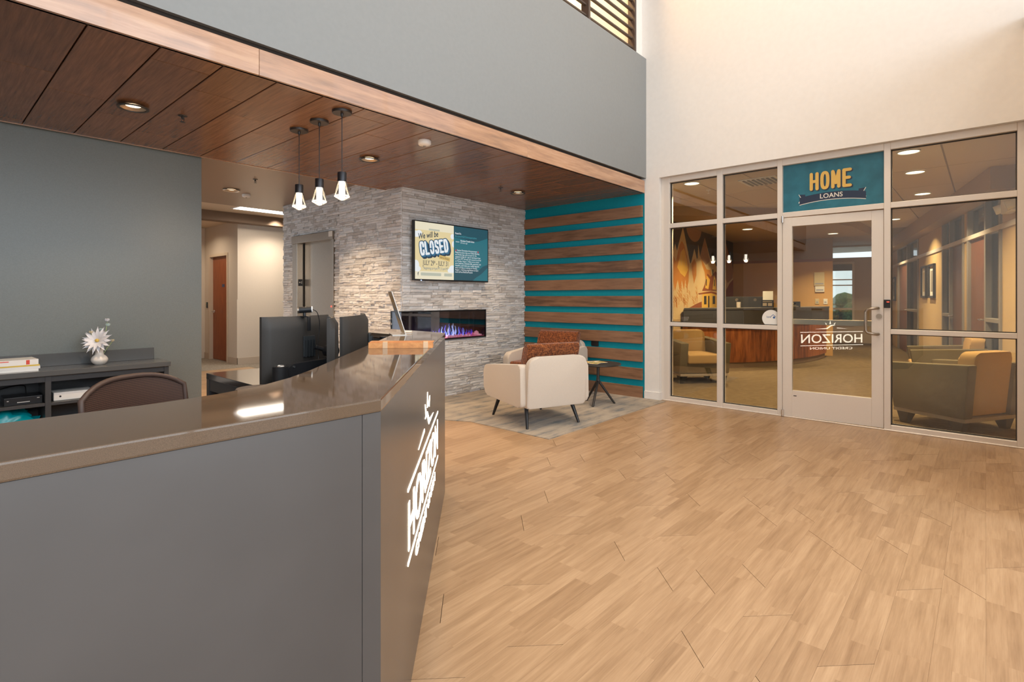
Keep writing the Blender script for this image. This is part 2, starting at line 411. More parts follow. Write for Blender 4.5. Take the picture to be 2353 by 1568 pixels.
def tag(o, label=None, cat=None, group=None, kind=None):
    if label: o['label'] = label
    if cat: o['category'] = cat
    if group: o['group'] = group
    if kind: o['kind'] = kind
    return o
def root(name, label, cat, loc=(0, 0, 0), rz=0.0, group=None, kind=None):
    o = bpy.data.objects.new(name, None); COL.objects.link(o); o.empty_display_size = 0.1
    o.location = loc; o.rotation_euler = (0, 0, rz)
    MW[o.name] = Matrix.Translation(loc) @ Matrix.Rotation(rz, 4, 'Z')
    return tag(o, label, cat, group, kind)
def struct(b, name, mats, label, cat, smooth=None):
    return tag(b.build(name, mats, None, smooth), label, cat, None, 'structure')
def dup(src, loc, rz, label, group=None, name=None):
    r = src.copy(); COL.objects.link(r); r.location = loc; r.rotation_euler = (0, 0, rz); r['label'] = label
    if name: r.name = name
    if group: r['group'] = group
    def rec(a, b):
        for ch in list(a.children):
            c = ch.copy(); COL.objects.link(c); c.parent = b; rec(ch, c)
    rec(src, r)
    MW[r.name] = Matrix.Translation(loc) @ Matrix.Rotation(rz, 4, 'Z')
    return r
def rounded(pts, rad, n=4):
    """polygon with each corner i rounded by rad[i]"""
    out = []; k = len(pts)
    for i in range(k):
        p = Vector(pts[i]); a = Vector(pts[i - 1]); c = Vector(pts[(i + 1) % k]); r = rad[i] if isinstance(rad, (list, tuple)) else rad
        if r <= 0: out.append(tuple(p)); continue
        d0 = (a - p).normalized(); d1 = (c - p).normalized(); p0 = p + d0 * r; p1 = p + d1 * r
        for j in range(n + 1):
            t = j / n; q = (1 - t) ** 2 * p0 + 2 * t * (1 - t) * p + t * t * p1; out.append((q.x, q.y))
    return out
XY = lambda u, v, w: (u, v, w)

# ================================================================== SETTING
WX, SY, ZC = 6.235, 3.24, 2.62        # face of the white wall, face of the grey bulkhead, height of the wood ceiling
def holes_box(b, x0, x1, y0, y1, z0, z1, holes):
    xs = sorted({x0, x1, *[min(max(h[0], x0), x1) for h in holes], *[min(max(h[1], x0), x1) for h in holes]})
    for a, c in zip(xs, xs[1:]):
        if c - a < 1e-5: continue
        m = (a + c) / 2; zs = [z0]; cuts = sorted([(h[2], h[3]) for h in holes if h[0] < m < h[1]])
        z = z0
        for (p, q) in cuts:
            if p > z: b.box(a, y0, z, c, y1, p)
            z = max(z, q)
        if z < z1: b.box(a, y0, z, c, y1, z1)
    return b

# ---- floor: dark underlay, mitred vinyl planks one by one where the photo tells them apart
RW = 0.147; PX0, PX1, PY0 = -0.70, 6.29, -0.588; NR = 24; PY1 = PY0 + RW * NR
b = B(); b.box(-4.6, -5.1, -0.12, 6.29, 10.25, -0.007)
b.mi = 1
for r in ((-4.6, -5.1, PX0, 10.25), (PX0, -5.1, PX1, PY0), (PX0, PY1, PX1, 5.4), (PX0, 5.4, 4.2, 10.25)): b.box(r[0], r[1], -0.007, r[2], r[3], 0.0)
floor = struct(b, 'floor', [dark_gap, floor_wood], 'light oak look plank floor of the lobby, laid along the grey bulkhead', 'floor')
seen = [(1.91, .88, 1), (2.30, 1.05, 1), (3.32, .92, 1), (2.33, 1.97, 1), (3.45, 1.97, 1), (3.34, 2.5, 1), (2.60, .76, 1), (3.96, .18, 1), (2.74, 2.2, 1),
        (1.84, 1.6, -1), (2.31, .66, -1), (1.54, 1.19, -1), (2.96, .255, -1), (2.18, .33, -1), (1.77, 1.22, -1), (4.54, 1.44, 1), (5.2, 0.5, -1), (4.3, .9, -1)]
rf = random.Random(3)
for r in range(NR):
    y0 = PY0 + r * RW; y1 = y0 + RW; js = sorted([(x, s) for (x, y, s) in seen if y0 <= y < y1])
    clean = []
    for j in js:
        if not clean or j[0] - clean[-1][0] > 0.4: clean.append(j)
    if not clean: clean = [(rf.uniform(1.2, 2.4), rf.choice((1, -1)))]
    x = clean[0][0]
    while x > PX0 + 0.3: x -= rf.choice((1.22, 0.92, 1.22)); clean.insert(0, (x, rf.choice((1, -1))))
    k = 0
    while k < len(clean):
        nx = clean[k + 1][0] if k + 1 < len(clean) else PX1 + 0.2
        if nx - clean[k][0] > 1.6 or k + 1 == len(clean):
            x = clean[k][0] + rf.choice((1.22, 0.92, 1.22))
            if x > PX1 - 0.25: break
            clean.insert(k + 1, (x, rf.choice((1, -1))))
        k += 1
    clean = [c for c in clean if PX0 + 0.2 < c[0] < PX1 - 0.2]
    ends = [(PX0, 0)] + clean + [(PX1, 0)]
    for (xa, sa), (xb, sb) in zip(ends, ends[1:]):
        h = RW / 2; g = 0.0016
        pts = [(xa - sa * h + g, y0 + 0.0002), (xb - sb * h - g, y0 + 0.0002), (xb + sb * h - g, y1 - 0.0002), (xa + sa * h + g, y1 - 0.0002)]
        B().prism(pts, XY, -0.0075, 0.0).build('plank', floor_wood, floor)
# carpet tile inset in front of the fireplace
b = B(); b.prism([(3.85, 2.965), (6.215, 2.965), (6.215, 5.235), (3.40, 5.235), (3.40, 4.9), (3.86, 4.0)], XY, 0.0, 0.007)
struct(b, 'floor_rug', rug_mat, 'beige and grey patterned carpet tile inset under the armchairs by the fireplace', 'carpet')

# ---- white wall with the glazed opening
GX = 6.295
OP = (-0.262, 3.062, 0, 2.79)
b = B(); Mw = Matrix(((0, 1, 0, 0), (1, 0, 0, 0), (0, 0, 1, 0), (0, 0, 0, 1)))
b.M = Mw                                    # local x -> world Y, local y -> world X
holes_box(b, -0.27, 3.262, WX, WX + 0.17, 0.0, 7.0, [OP])
b.box(3.262, WX, 2.64, 5.6, WX + 0.17, 7.0); b.box(3.3, 6.035, 4.33, 5.5, WX, 7.0)
b.box(3.262, WX + 0.03, 0, 5.3, WX + 0.17, 2.64)
struct(b, 'wall_east', white_paint, 'tall white wall above and beside the glazed entrance of the loan office', 'wall')
b = B(); b.box(WX - 0.014, 3.055, 0, WX, 3.262, 0.10, 0.003); b.box(WX - 0.014, 3.048, 0, GX, 3.062, 0.10, 0.003)
struct(b, 'baseboard_east', white_paint, 'short white baseboard on the pier between the slatted wall and the glass', 'baseboard')
# ---- teal wall with brown boards
b = B(); b.box(WX + 0.005, 3.262, 0, WX + 0.03, 5.27, ZC)
wt = struct(b, 'wall_teal', teal, 'teal wall behind horizontal brown wood boards, beside the fireplace', 'wall')
for k in range(11):
    zt = 0.149 + 0.232 * k
    B().box(WX - 0.027, 3.285, zt - 0.148, WX + 0.005, 5.255, zt, 0.002, 1).build('board', plank_wood, wt)
# ---- grey bulkhead, fascia, wood ceiling
b = B(); b.box(-4.6, SY, 2.806, WX, SY + 0.18, 4.33); b.mi = 1; b.box(-4.6, SY + 0.03, 2.77, 6.16, SY + 0.18, 2.806)
b.mi = 0; b.box(-4.6, SY + 0.18, 4.18, WX, 8.0, 4.33)
struct(b, 'wall_bulkhead', [grey_paint, dark_gap], 'smooth grey bulkhead wall running above the wood ceiling', 'wall')
b = B(); b.box(-4.6, SY + 0.022, ZC, 6.20, SY + 0.045, 2.774)
tr = struct(b, 'trim_1', dark_gap, 'walnut fascia along the front edge of the wood ceiling', 'trim')
for x0, x1 in ((-4.6, -3.61), (-3.61, -1.11), (-1.11, 1.39), (1.39, 3.89), (3.89, 6.205)):
    B().box(x0 + 0.001, SY + 0.006, ZC - 0.002, x1 - 0.001, SY + 0.024, 2.774, 0.001, 1).build('fascia_board', fascia_wood, tr)
b = B(); b.box(-4.6, SY + 0.045, ZC + 0.02, WX + 0.005, 5.56, ZC + 0.06); b.mi = 1; b.box(-4.6, 5.545, ZC - 0.004, 3.93, 5.56, ZC + 0.02)
cl = struct(b, 'ceiling', [dark_gap, fascia_wood], 'dark walnut panel ceiling over the reception desk and seating', 'ceiling')
for k in range(-15, 19):
    xa = 0.58 + 0.311 * k; xb = xa + 0.311
    if xb > WX: xb = WX
    if xb - xa < 0.05: continue
    ys = [SY + 0.026]; off = 3.475 + 0.318 * (k - 1)
    off = SY + ((off - SY) % 1.29)
    y = off
    while y < 5.54:
        if y - ys[-1] > 0.05 and 5.54 - y > 0.05: ys.append(y)
        y += 1.29
    ys.append(5.545)
    for ya, yb in zip(ys, ys[1:]):
        B().box(xa + 0.0035, ya + 0.001, ZC, xb - 0.0035, yb - 0.001, ZC + 0.018, 0.0028, 1).build('ceiling_panel', ceiling_wood, cl)
# ---- left wall behind the desk
b = B(); b.box(-4.6, 5.62, 0, 1.862, 5.80, 2.9)
struct(b, 'wall_left', green_grey, 'plain grey-green wall behind the reception desk', 'wall')
b = B(); b.box(-4.6, 5.608, 0, 1.862, 5.62, 0.10); struct(b, 'baseboard_left', dark_grey, 'dark baseboard of the grey-green wall', 'baseboard')

# ---- stone walls: real stones, 300 largest of each wall as parts
def stone_mesh(seed):
    rr = random.Random(seed); bm = bmesh.new(); nx, nz = 3, 2; d0 = rr.uniform(0.013, 0.028)
    g = [[None] * (nz + 1) for _ in range(nx + 1)]; ring = {}
    for i in range(nx + 1):
        for j in range(nz + 1):
            edge = i in (0, nx) or j in (0, nz)
            d = d0 + rr.uniform(-0.0032, 0.0032) - (0.003 if edge else 0)
            jz = rr.uniform(-0.05, 0.02) if j == nz else (rr.uniform(0, 0.05) if j == 0 else rr.uniform(-.1, .1))
            g[i][j] = bm.verts.new((i / nx, -max(0.006, d), min(1, max(0, j / nz + jz))))
            if edge: ring[(i, j)] = bm.verts.new((i / nx, 0.004, j / nz))
    for i in range(nx):
        for j in range(nz): bm.faces.new([g[i][j], g[i + 1][j], g[i + 1][j + 1], g[i][j + 1]])
    path = [(i, 0) for i in range(nx)] + [(nx, j) for j in range(nz)] + [(i, nz) for i in range(nx, 0, -1)] + [(0, j) for j in range(nz, 0, -1)]
    for a, c in zip(path, path[1:] + path[:1]):
        bm.faces.new([ring[a], ring[c], g[c[0]][c[1]], g[a[0]][a[1]]])
    me = bpy.data.meshes.new('stone'); bm.to_mesh(me); bm.free(); me.materials.append(stone_mat); return me
STONES = [stone_mesh(100 + i) for i in range(28)]
def stone_wall(core, L, z0, z1, holes, seed, prefer):
    rr = random.Random(seed); allst = []; z = z0
    while z < z1 - 0.012:
        hgt = min(rr.choice((0.026, 0.030, 0.035, 0.041)), z1 - z)
        cuts = sorted([(h[0], h[1]) for h in holes if h[2] < z + hgt * 0.5 < h[3]])
        spans = []; x = 0.0
        for (p, q) in cuts:
            if p - x > 0.02: spans.append((x, p))
            x = max(x, q)
        if L - x > 0.02: spans.append((x, L))
        for (a, c) in spans:
            x = a
            while x < c - 1e-4:
                wd = rr.choice((0.07, 0.10, 0.13, 0.16, 0.20, 0.26)) * rr.uniform(0.85, 1.15)
                if c - x - wd < 0.05: wd = c - x
                allst.append((x, z, wd, hgt)); x += wd
        z += hgt
    allst.sort(key=lambda s: -(s[2] * s[3]) * (1.6 if prefer(s) else 1.0))
    for (x, z, wd, hgt) in allst[:300]:
        o = bpy.data.objects.new('stone', rr.choice(STONES)); COL.objects.link(o); o.parent = core
        o.location = (x + 0.001, 0, z + 0.0008); o.scale = (wd - 0.002, rr.uniform(0.7, 1.2), hgt - 0.0016)
    bm = bmesh.new()
    for (x, z, wd, hgt) in allst[300:]:
        me = rr.choice(STONES); n0 = len(bm.verts); bm.from_mesh(me); bm.verts.ensure_lookup_table(); sd = rr.uniform(0.7, 1.2)
        for v in bm.verts[n0:]:
            v.co = Vector((x + 0.001 + v.co.x * (wd - 0.002), v.co.y * sd, z + 0.0008 + v.co.z * (hgt - 0.0016)))
    me = bpy.data.meshes.new('small_stones'); bm.to_mesh(me); bm.free(); me.materials.append(stone_mat)
    o = bpy.data.objects.new('small_stones', me); COL.objects.link(o); o.parent = core; o['kind'] = 'stuff'
FZ0, FZ1, FXR = 0.739, 1.124, 5.372
def core_wall(name, L, thick, z1, holes, loc, rz, label, seed, prefer=lambda s: True):
    b = B(); holes_box(b, 0, L, 0.0, thick, 0, z1, holes)
    o = struct(b, name, stone_mat, label, 'wall'); o.location = loc; o.rotation_euler = (0, 0, rz)
    MW[o.name] = Matrix.Translation(loc) @ Matrix.Rotation(rz, 4, 'Z')
    stone_wall(o, L, 0.0, z1, holes, seed, prefer); return o
XL = 3.945
core_wall('wall_back', WX - XL, 0.12, ZC + 0.02, [(0.0, FXR - XL, FZ0, FZ1)], (XL, 5.272, 0), 0, 'pale grey split-stone wall carrying the television and the fireplace', 21,
          lambda s: s[1] > 0.35 and not (0.15 < s[0] < 1.35 and 1.52 < s[1] < 2.2))
core_wall('wall_side', 1.385, 0.12, 2.80, [(1.385 - 0.165, 1.385, FZ0, FZ1)], (XL, 6.635 + 0.02, 0), R(-90), 'warm lit split-stone side wall between the elevator and the fireplace corner', 22, lambda s: s[1] > 0.85)
EY0, EY1 = 6.985, 8.213
core_wall('wall_elevator', 8.56 - 6.635, 0.10, 2.80, [(8.56 - EY1, 8.56 - EY0, 0, 2.245)], (4.065, 8.56, 0), R(-90), 'split-stone wall around the elevator', 23, lambda s: s[1] > 1.0)
b = B(); b.box(XL, 6.60, 0, 4.3, 6.64, 2.8); b.box(4.17, 8.46, 0, 4.30, 8.56, 2.8); b.box(4.065, 8.545, 0, 4.3, 8.57, 2.8)
b.box(4.30, 6.6, 0, 4.4, 8.57, 2.8)
struct(b, 'wall_shaft', beige_paint, 'plain shaft wall behind the elevator stonework', 'wall')

# ---- hallway behind: ceilings, beam, walls, carpet
b = B(); b.box(-1.0, 5.56, 2.78, 4.4, 9.16, 2.84)
struct(b, 'ceiling', drywall_ceiling, 'taupe drywall ceiling of the hallway behind the pendants', 'ceiling')
b = B(); b.box(1.5, 9.16, 2.85, 6.6, 10.42, 2.90); struct(b, 'ceiling', tile_ceiling, 'strip of tiled hallway ceiling with the light panel', 'ceiling')
b = B(); b.box(1.5, 10.36, 2.685, 6.6, 10.62, 2.90); struct(b, 'trim_2', taupe_dark, 'dark beam crossing the hallway ceiling', 'beam')
b = B(); b.box(1.5, 10.62, 2.76, 4.3, 14.5, 2.82); struct(b, 'ceiling', tile_ceiling, 'low tiled ceiling of the far corridor', 'ceiling')
b = B(); b.box(4.18, 10.72, 0, 6.6, 10.86, 2.9)
struct(b, 'wall_hallway', beige_paint, 'beige hallway wall lit from above, left of the elevator', 'wall')
b = B(); b.M = Mw; holes_box(b, 10.86, 12.42, 4.18, 4.30, 0, 2.8, [(11.22, 12.12, 0, 2.13)])
struct(b, 'wall_corridor', beige_paint, 'beige corridor wall holding the red wooden door', 'wall')
b = B(); b.box(2.0, 12.42, 0, 4.30, 12.54, 2.8); struct(b, 'wall_corridor_end', beige_paint, 'beige wall closing the far corridor', 'wall')
b = B(); b.box(1.4, 10.26, 0, 1.5, 12.5, 2.9); struct(b, 'wall_corridor_side', beige_paint, 'side wall of the corridor hidden by the grey-green wall', 'wall')
b = B(); b.box(4.168, 10.708, 0, 6.6, 10.72, 0.13, 0.003); b.box(4.168, 10.708, 0, 4.18, 11.17, 0.13, 0.003); b.box(4.168, 12.17, 0, 4.18, 12.42, 0.13, 0.003)
struct(b, 'baseboard_hallway', plain('taupe_baseboard', (0.50, 0.40, 0.31), 0.6), 'taupe baseboard around the hallway corner', 'baseboard')
b = B(); b.box(4.164, 10.705, 0.13, 4.184, 10.76, 1.25, 0.004); struct(b, 'trim_3', beige_paint, 'beige corner guard on the hallway corner', 'trim')
b = B(); b.box(1.5, 10.25, -0.10, 6.6, 14.5, 0.002); b.box(4.2, 8.4, -0.1, 6.6, 10.26, 0.002)
struct(b, 'floor', grey_carpet, 'grey carpet of the far corridor', 'floor')
b = B(); b.box(6.6, 8.4, 0, 6.7, 10.8, 2.9); struct(b, 'wall_hallway_end', beige_paint, 'end wall of the hallway behind the elevator', 'wall')
# red door
d = root('door_1', 'red-brown wooden door with lever handle at the end of the beige hallway', 'door', (4.18, 11.67, 0), 0, None, 'structure')
B().box(4.235, 11.225, 0.01, 4.275, 12.115, 2.12, 0.002).build('leaf', door_wood, d, world=True)
f = B(); f.box(4.165, 11.17, 0, 4.305, 11.225, 2.18, 0.003); f.box(4.165, 12.115, 0, 4.305, 12.17, 2.18, 0.003); f.box(4.167, 11.225, 2.125, 4.303, 12.115, 2.178)
f.build('door_frame', plain('beige_door_frame', (0.60, 0.49, 0.37), 0.5), d, world=True)
f = B(); f.cyl((4.235, 12.05, 1.0), (4.18, 12.05, 1.0), 0.012, 10); f.cyl((4.235, 12.05, 1.0), (4.228, 12.05, 1.0), 0.032, 14); f.tube([(4.185, 12.05, 1.0), (4.18, 12.0, 1.0), (4.18, 11.93, 1.0)], 0.011, 8)
f.build('handle', chrome, d, 40, world=True)
B().box(4.231, 11.50, 1.50, 4.236, 11.62, 1.56).build('sign_plate', plain('blue_plate', (0.05, 0.08, 0.16), 0.5), d, world=True)
d = root('door_2', 'pale door frame at the far left end of the corridor', 'door', (3.85, 12.42, 0), 0, None, 'structure')
f = B(); f.box(4.02, 12.395, 0, 4.08, 12.43, 2.15, 0.003); f.box(3.1, 12.395, 0, 3.16, 12.43, 2.15, 0.003); f.box(3.16, 12.397, 2.09, 4.02, 12.428, 2.148)
f.build('door_frame', MATS['beige_door_frame'], d, world=True)
B().box(3.16, 12.41, 0.01, 4.02, 12.425, 2.09).build('leaf', door_wood, d, world=True)
o = root('card_reader', 'black card reader on the beige wall left of the red door', 'reader', (4.18, 12.27, 1.12))
B().box(4.16, 12.245, 1.07, 4.18, 12.295, 1.19, 0.004).build('housing', black, o, world=True)
B().box(4.158, 12.262, 1.165, 4.161, 12.278, 1.172).build('indicator', emit('dim_green', (0.1, 0.5, 0.2), 0.5), o, world=True)

# ---- hall shell (mostly outside the frame)
b = B(); b.box(-4.6, -5.1, 7.0, 6.41, 8.0, 7.12); struct(b, 'ceiling', white_paint, 'high white ceiling of the lobby', 'ceiling')
b = B(); b.box(4.2, -0.42, 0, WX, -0.27, 3.66); b.box(4.2, -5.1, 0, 4.35, -0.42, 3.66); b.box(4.2, -5.1, 3.56, WX + 0.17, -0.27, 3.66)
struct(b, 'wall_right', white_paint, 'low white entrance vestibule to the right of the camera', 'wall')
b = B(); b.M = Mw; holes_box(b, -5.1, -0.27, WX, WX + 0.17, 0, 7.0, [(-4.6, -0.33, 3.75, 6.5)]); struct(b, 'wall_east_upper', white_paint, 'white wall above the vestibule with a high window', 'wall')
b = B(); holes_box(b, -4.6, WX, -5.1, -4.95, 0, 7.0, [(-3.4, 4.1, 0.05, 6.4), (4.2, 6.1, 3.72, 5.7)]); struct(b, 'wall_south', white_paint, 'entrance wall behind the camera with its glazing', 'wall')
b = B(); b.M = Mw; holes_box(b, -5.1, 8.0, -4.6, -4.45, 0, 7.0, [(-4.7, -1.1, 0.3, 5.3)]); struct(b, 'wall_west', white_paint, 'far left lobby wall with tall glazing', 'wall')
f = B()
for x in (-3.4, -1.5, 0.4, 2.3, 4.04): f.box(x, -5.05, 0.05, x + 0.06, -4.97, 6.4)
for z in (0.05, 2.3, 4.4, 6.34): f.box(-3.4, -5.05, z, 4.1, -4.97, z + 0.06)
struct(f, 'window_1', frame_metal, 'entrance glazing frame behind the camera', 'window')
f = B()
for y in (-4.7, -3.5, -2.3, -1.16): f.box(-4.55, y, 0.3, -4.48, y + 0.06, 5.3)
for z in (0.3, 2.5, 5.24): f.box(-4.55, -4.7, z, -4.48, -1.1, z + 0.06)
struct(f, 'window_2', frame_metal, 'tall glazing frame on the far left wall', 'window')
f = B()
for y in (-4.6, -2.5, -0.40): f.box(WX + 0.02, y, 3.75, WX + 0.10, y + 0.07, 6.5)
for z in (3.75, 6.44): f.box(WX + 0.02, -4.6, z, WX + 0.10, -0.33, z + 0.06)
struct(f, 'window_3', frame_metal, 'high window frame above the vestibule', 'window')
# upper floor behind the louvres
b = B(); b.box(-4.6, 5.3, 4.33, WX, 5.45, 7.0); struct(b, 'wall_upper', plain('amber_paint', (0.62, 0.25, 0.05), 0.6), 'amber wall of the upper floor seen through the louvres', 'wall')
b = B(); b.box(5.25, 5.2, 4.34, 5.33, 5.3, 6.9); b.box(6.02, 5.2, 4.34, 6.10, 5.3, 6.9); b.box(-4.6, 5.2, 5.9, WX, 5.3, 6.0)
struct(b, 'trim_4', taupe_dark, 'dark posts on the amber upper-floor wall', 'trim')

# ================================================================== GLAZED ENTRANCE (window_4 around door_4)
fr = root('window_4', 'aluminium framed glass wall of the loan office with transoms and sidelights', 'window', (GX, 1.4, 0), 0, None, 'structure')
def bar(name, y0, y1, z0, z1, x0=GX, x1=GX + 0.11):
    return B().box(x0, y0, z0, x1, y1, z1, 0.003, 1).build(name, frame_metal, fr, world=True)
for (y0, y1) in ((2.955, 3.062), (2.300, 2.366), (1.656, 1.707), (0.690, 0.744), (-0.262, -0.200)): bar('mullion', y0, y1, 0, 2.79)
bays = ((2.366, 2.955), (1.707, 2.300), (0.744, 1.656), (-0.200, 0.690))
for (y0, y1) in bays:
    bar('rail', y0, y1, 2.722, 2.79); bar('rail', y0, y1, 2.155, 2.210, GX, GX + 0.10)
for (y0, y1) in (bays[0], bays[1], bays[3]):
    bar('rail', y0, y1, 0, 0.055); bar('rail', y0, y1, 0.935, 0.982)
    for (z0, z1) in ((0.055, 0.935), (0.982, 2.155), (2.210, 2.722)):
        B().box(GX + 0.045, y0, z0, GX + 0.051, y1, z1).build('pane', pane_glass, fr, world=True)
        s = B()
        for (a, c) in ((y0, y0 + 0.008), (y1 - 0.008, y1)): s.box(GX + 0.036, a, z0, GX + 0.060, c, z1)
        s.box(GX + 0.036, y0, z0, GX + 0.060, y1, z0 + 0.008); s.box(GX + 0.036, y0, z1 - 0.008, GX + 0.060, y1, z1)
        s.build('gasket', plain('dark_gasket', (0.05, 0.045, 0.04), 0.7) if 'dark_gasket' not in MATS else MATS['dark_gasket'], fr, world=True)
B().box(GX - 0.012, -0.262, 0.0, GX, 3.048, 0.012, 0.003, 1).build('threshold_strip', frame_metal, fr, world=True)
# teal transom panel with its lettering
tm = B().box(GX + 0.042, 0.744, 2.210, GX + 0.051, 1.656, 2.722).build('transom_panel', plain('teal_film', (0.030, 0.165, 0.235), 0.25, speck=0.12, scale=9), fr, world=True)
fT = lambda s, z, w: (GX + 0.042 - w, 1.656 - s, z)       # s runs left to right as seen from the lobby
t = B()
def arc(s): return -0.02 - 0.10 * (abs(s - 0.455) / 0.3) ** 2 * 0.30
rb = []
for i in range(13): s = 0.16 + 0.60 * i / 12; rb.append((s, 2.405 + arc(s)))
lo = [(s, z - 0.075) for s, z in rb]
t.mi = 1; t.flat([(0.155, 2.39), (0.215, 2.385), (0.215, 2.305), (0.150, 2.300), (0.178, 2.345)], fT, 0.0005)
t.flat([(0.757, 2.39), (0.697, 2.385), (0.697, 2.305), (0.762, 2.300), (0.734, 2.345)], fT, 0.0005)
t.mi = 2
t.flat([(0.150, 2.305), (0.175, 2.345), (0.150, 2.392), (0.156, 2.392), (0.182, 2.345), (0.158, 2.305)], fT, 0.0008)
t.flat([(0.762, 2.305), (0.737, 2.345), (0.762, 2.392), (0.756, 2.392), (0.730, 2.345), (0.754, 2.305)], fT, 0.0008)
t.flat([(0.150, 2.305), (0.216, 2.309), (0.216, 2.303), (0.150, 2.298)], fT, 0.0008); t.flat([(0.762, 2.305), (0.696, 2.309), (0.696, 2.303), (0.762, 2.298)], fT, 0.0008)
t.mi = 1
for i in range(12): t.flat([rb[i], rb[i + 1], lo[i + 1], lo[i]], fT, 0.001)
t.mi = 2
for i in range(12): t.flat([(rb[i][0], lo[i][1]), (rb[i + 1][0], lo[i + 1][1]), (rb[i + 1][0], lo[i + 1][1] - 0.006), (rb[i][0], lo[i][1] - 0.006)], fT, 0.0012)
t.text('LOANS', fT, 0.047, 0.457, 2.327, 0.002, 1.0, 0.012, 'CENTER', width=0.205)
t.mi = 1; block_word(t, fT, 'HOME', 0.282, 2.424, 0.352, 0.160, 0.054, 0.036, 0.0016)
t.mi = 0; block_word(t, fT, 'HOME', 0.273, 2.432, 0.352, 0.160, 0.054, 0.031, 0.0036)
t.build('lettering', [plain('yellow_print', (0.80, 0.52, 0.13), 0.4), plain('navy_print', (0.02, 0.035, 0.075), 0.4), plain('white_print', (0.80, 0.78, 0.72), 0.4)], tm, world=True, rec=False)
# round decal on the glass
f4 = lambda y, z, w: (GX + 0.045 - w, y, z)
dc = B(); cy, cz = 1.782, 1.058
circ = lambda r, n=32: [(cy + r * math.cos(2 * math.pi * i / n), cz + r * math.sin(2 * math.pi * i / n)) for i in range(n)]
dc.flat(circ(0.094), f4, 0.0006); dc.mi = 1
fd = lambda s, z, w: (GX + 0.045 - w, cy - s, z)
dc.text('home', fd, 0.026, -0.046, cz + 0.004, 0.0012, 1, 0.0, width=0.046)
dc.flat([(cy - 0.050, cz + 0.018), (cy - 0.022, cz + 0.045), (cy + 0.008, cz + 0.018), (cy + 0.002, cz + 0.016), (cy - 0.022, cz + 0.038), (cy - 0.044, cz + 0.016)], f4, 0.0012)
dc.flat([(cy - 0.030 + 0.012 * math.cos(a * 0.5236), cz + 0.010 + 0.012 * math.sin(a * 0.5236)) for a in range(12)], f4, 0.0012)
o = dc.build('window_decal', [paper, plain('blue_print', (0.03, 0.12, 0.35), 0.5)], fr, world=True, rec=False)
# glass door
dr = root('door_4', 'aluminium framed glass door under the teal transom, with a curved steel pull', 'door', (GX, 1.65, 0), 0, None, 'structure')
DOOR_A = R(1.6)
def dbar(name, y0, y1, z0, z1): return B().box(GX - 0.004, y0, z0, GX + 0.044, y1, z1, 0.002, 1).build(name, frame_metal, dr, world=True)
dbar('stile', 1.559, 1.652, 0.012, 2.148); dbar('stile', 0.748, 0.847, 0.012, 2.148)
dbar('top_rail', 0.847, 1.559, 2.053, 2.148); dbar('bottom_rail', 0.847, 1.559, 0.012, 0.292)
B().box(GX + 0.017, 0.847, 0.292, GX + 0.023, 1.559, 2.053).build('pane', pane_glass, dr, world=True)
B().tube([(GX + 0.0, 0.79, 1.185), (GX - 0.045, 0.79, 1.185), (GX - 0.062, 0.80, 1.185), (GX - 0.067, 0.84, 1.180), (GX - 0.067, 0.873, 1.172), (GX - 0.067, 0.888, 1.15), (GX - 0.067, 0.888, 0.965), (GX - 0.067, 0.873, 0.943), (GX - 0.067, 0.84, 0.935), (GX - 0.062, 0.80, 0.93), (GX - 0.045, 0.79, 0.93), (GX, 0.79, 0.93)], 0.0135, 12).build('pull_handle', steel, dr, 50, world=True)
B().cyl((GX - 0.004, 0.785, 1.105), (GX - 0.018, 0.785, 1.105), 0.024, 20).cyl((GX - 0.018, 0.785, 1.105), (GX - 0.022, 0.785, 1.105), 0.014, 16).build('lock_cylinder', steel, dr, 40, world=True)
for z in (2.10, 0.005): B().cyl((GX - 0.012, 1.650, z), (GX - 0.012, 1.650, z + 0.07), 0.014, 14).build('pivot_hinge', chrome, dr, 40, world=True)
B().box(GX + 0.06, 0.80, 1.000, GX + 0.10, 1.60, 1.056, 0.004).build('panic_bar', plain('pale_bar_metal', (0.80, 0.70, 0.56), 0.45), dr, world=True)
B().box(GX - 0.006, 1.515, 0.232, GX - 0.003, 1.545, 0.240).build('slot', black, dr, world=True)
dr.rotation_euler = (0, 0, DOOR_A)
o = root('card_reader', 'small black card reader with a red light on the door post', 'reader', (GX, 0.718, 1.19))
B().box(GX - 0.022, 0.690, 1.188, GX, 0.744, 1.268, 0.004).build('housing', black, o, world=True)
B().box(GX - 0.0235, 0.698, 1.243, GX - 0.0215, 0.718, 1.250).build('indicator', emit('red_led', (1.0, 0.06, 0.03), 3), o, world=True)

# ================================================================== RECEPTION COUNTER
HC = 1.055
cnt = root('reception_counter', 'large dark angled reception counter with glossy brown top and lit sign', 'counter', (1.2, 1.8, 0))
outer = [(-2.4, 1.044), (0.727, 1.050), (2.371, 2.691), (2.388, 3.38)]
inner = [(2.050, 3.38), (2.045, 2.815), (0.86, 1.632), (0.74, 1.524), (0.62, 1.438), (0.50, 1.394), (0.36, 1.376), (-2.4, 1.372)]
B().prism(outer + inner, XY, HC - 0.030, HC, 0.004, 2).build('countertop', quartz, cnt, world=True)
front_mat = plain('charcoal_metal_laminate', (0.105, 0.107, 0.115), 0.30, metal=0.35, spec=0.5)
def mk_front():
    m, t, p = nt('charcoal_sheet'); setp(p, None, 0.25, 0.4, 0.5)
    f = noise(t, position(t), 2.2, 3, 0.5)
    t.links.new(ramp(t, f, ((0.1, (0.080, 0.079, 0.080)), (0.9, (0.125, 0.124, 0.126)))), p.inputs['Base Color'])
    return m
front_mat = mk_front()
B().box(-2.4, 1.054, 0.0, 0.680, 1.074, HC - 0.030, 0.001, 1).build('front_panel', front_mat, cnt, world=True)
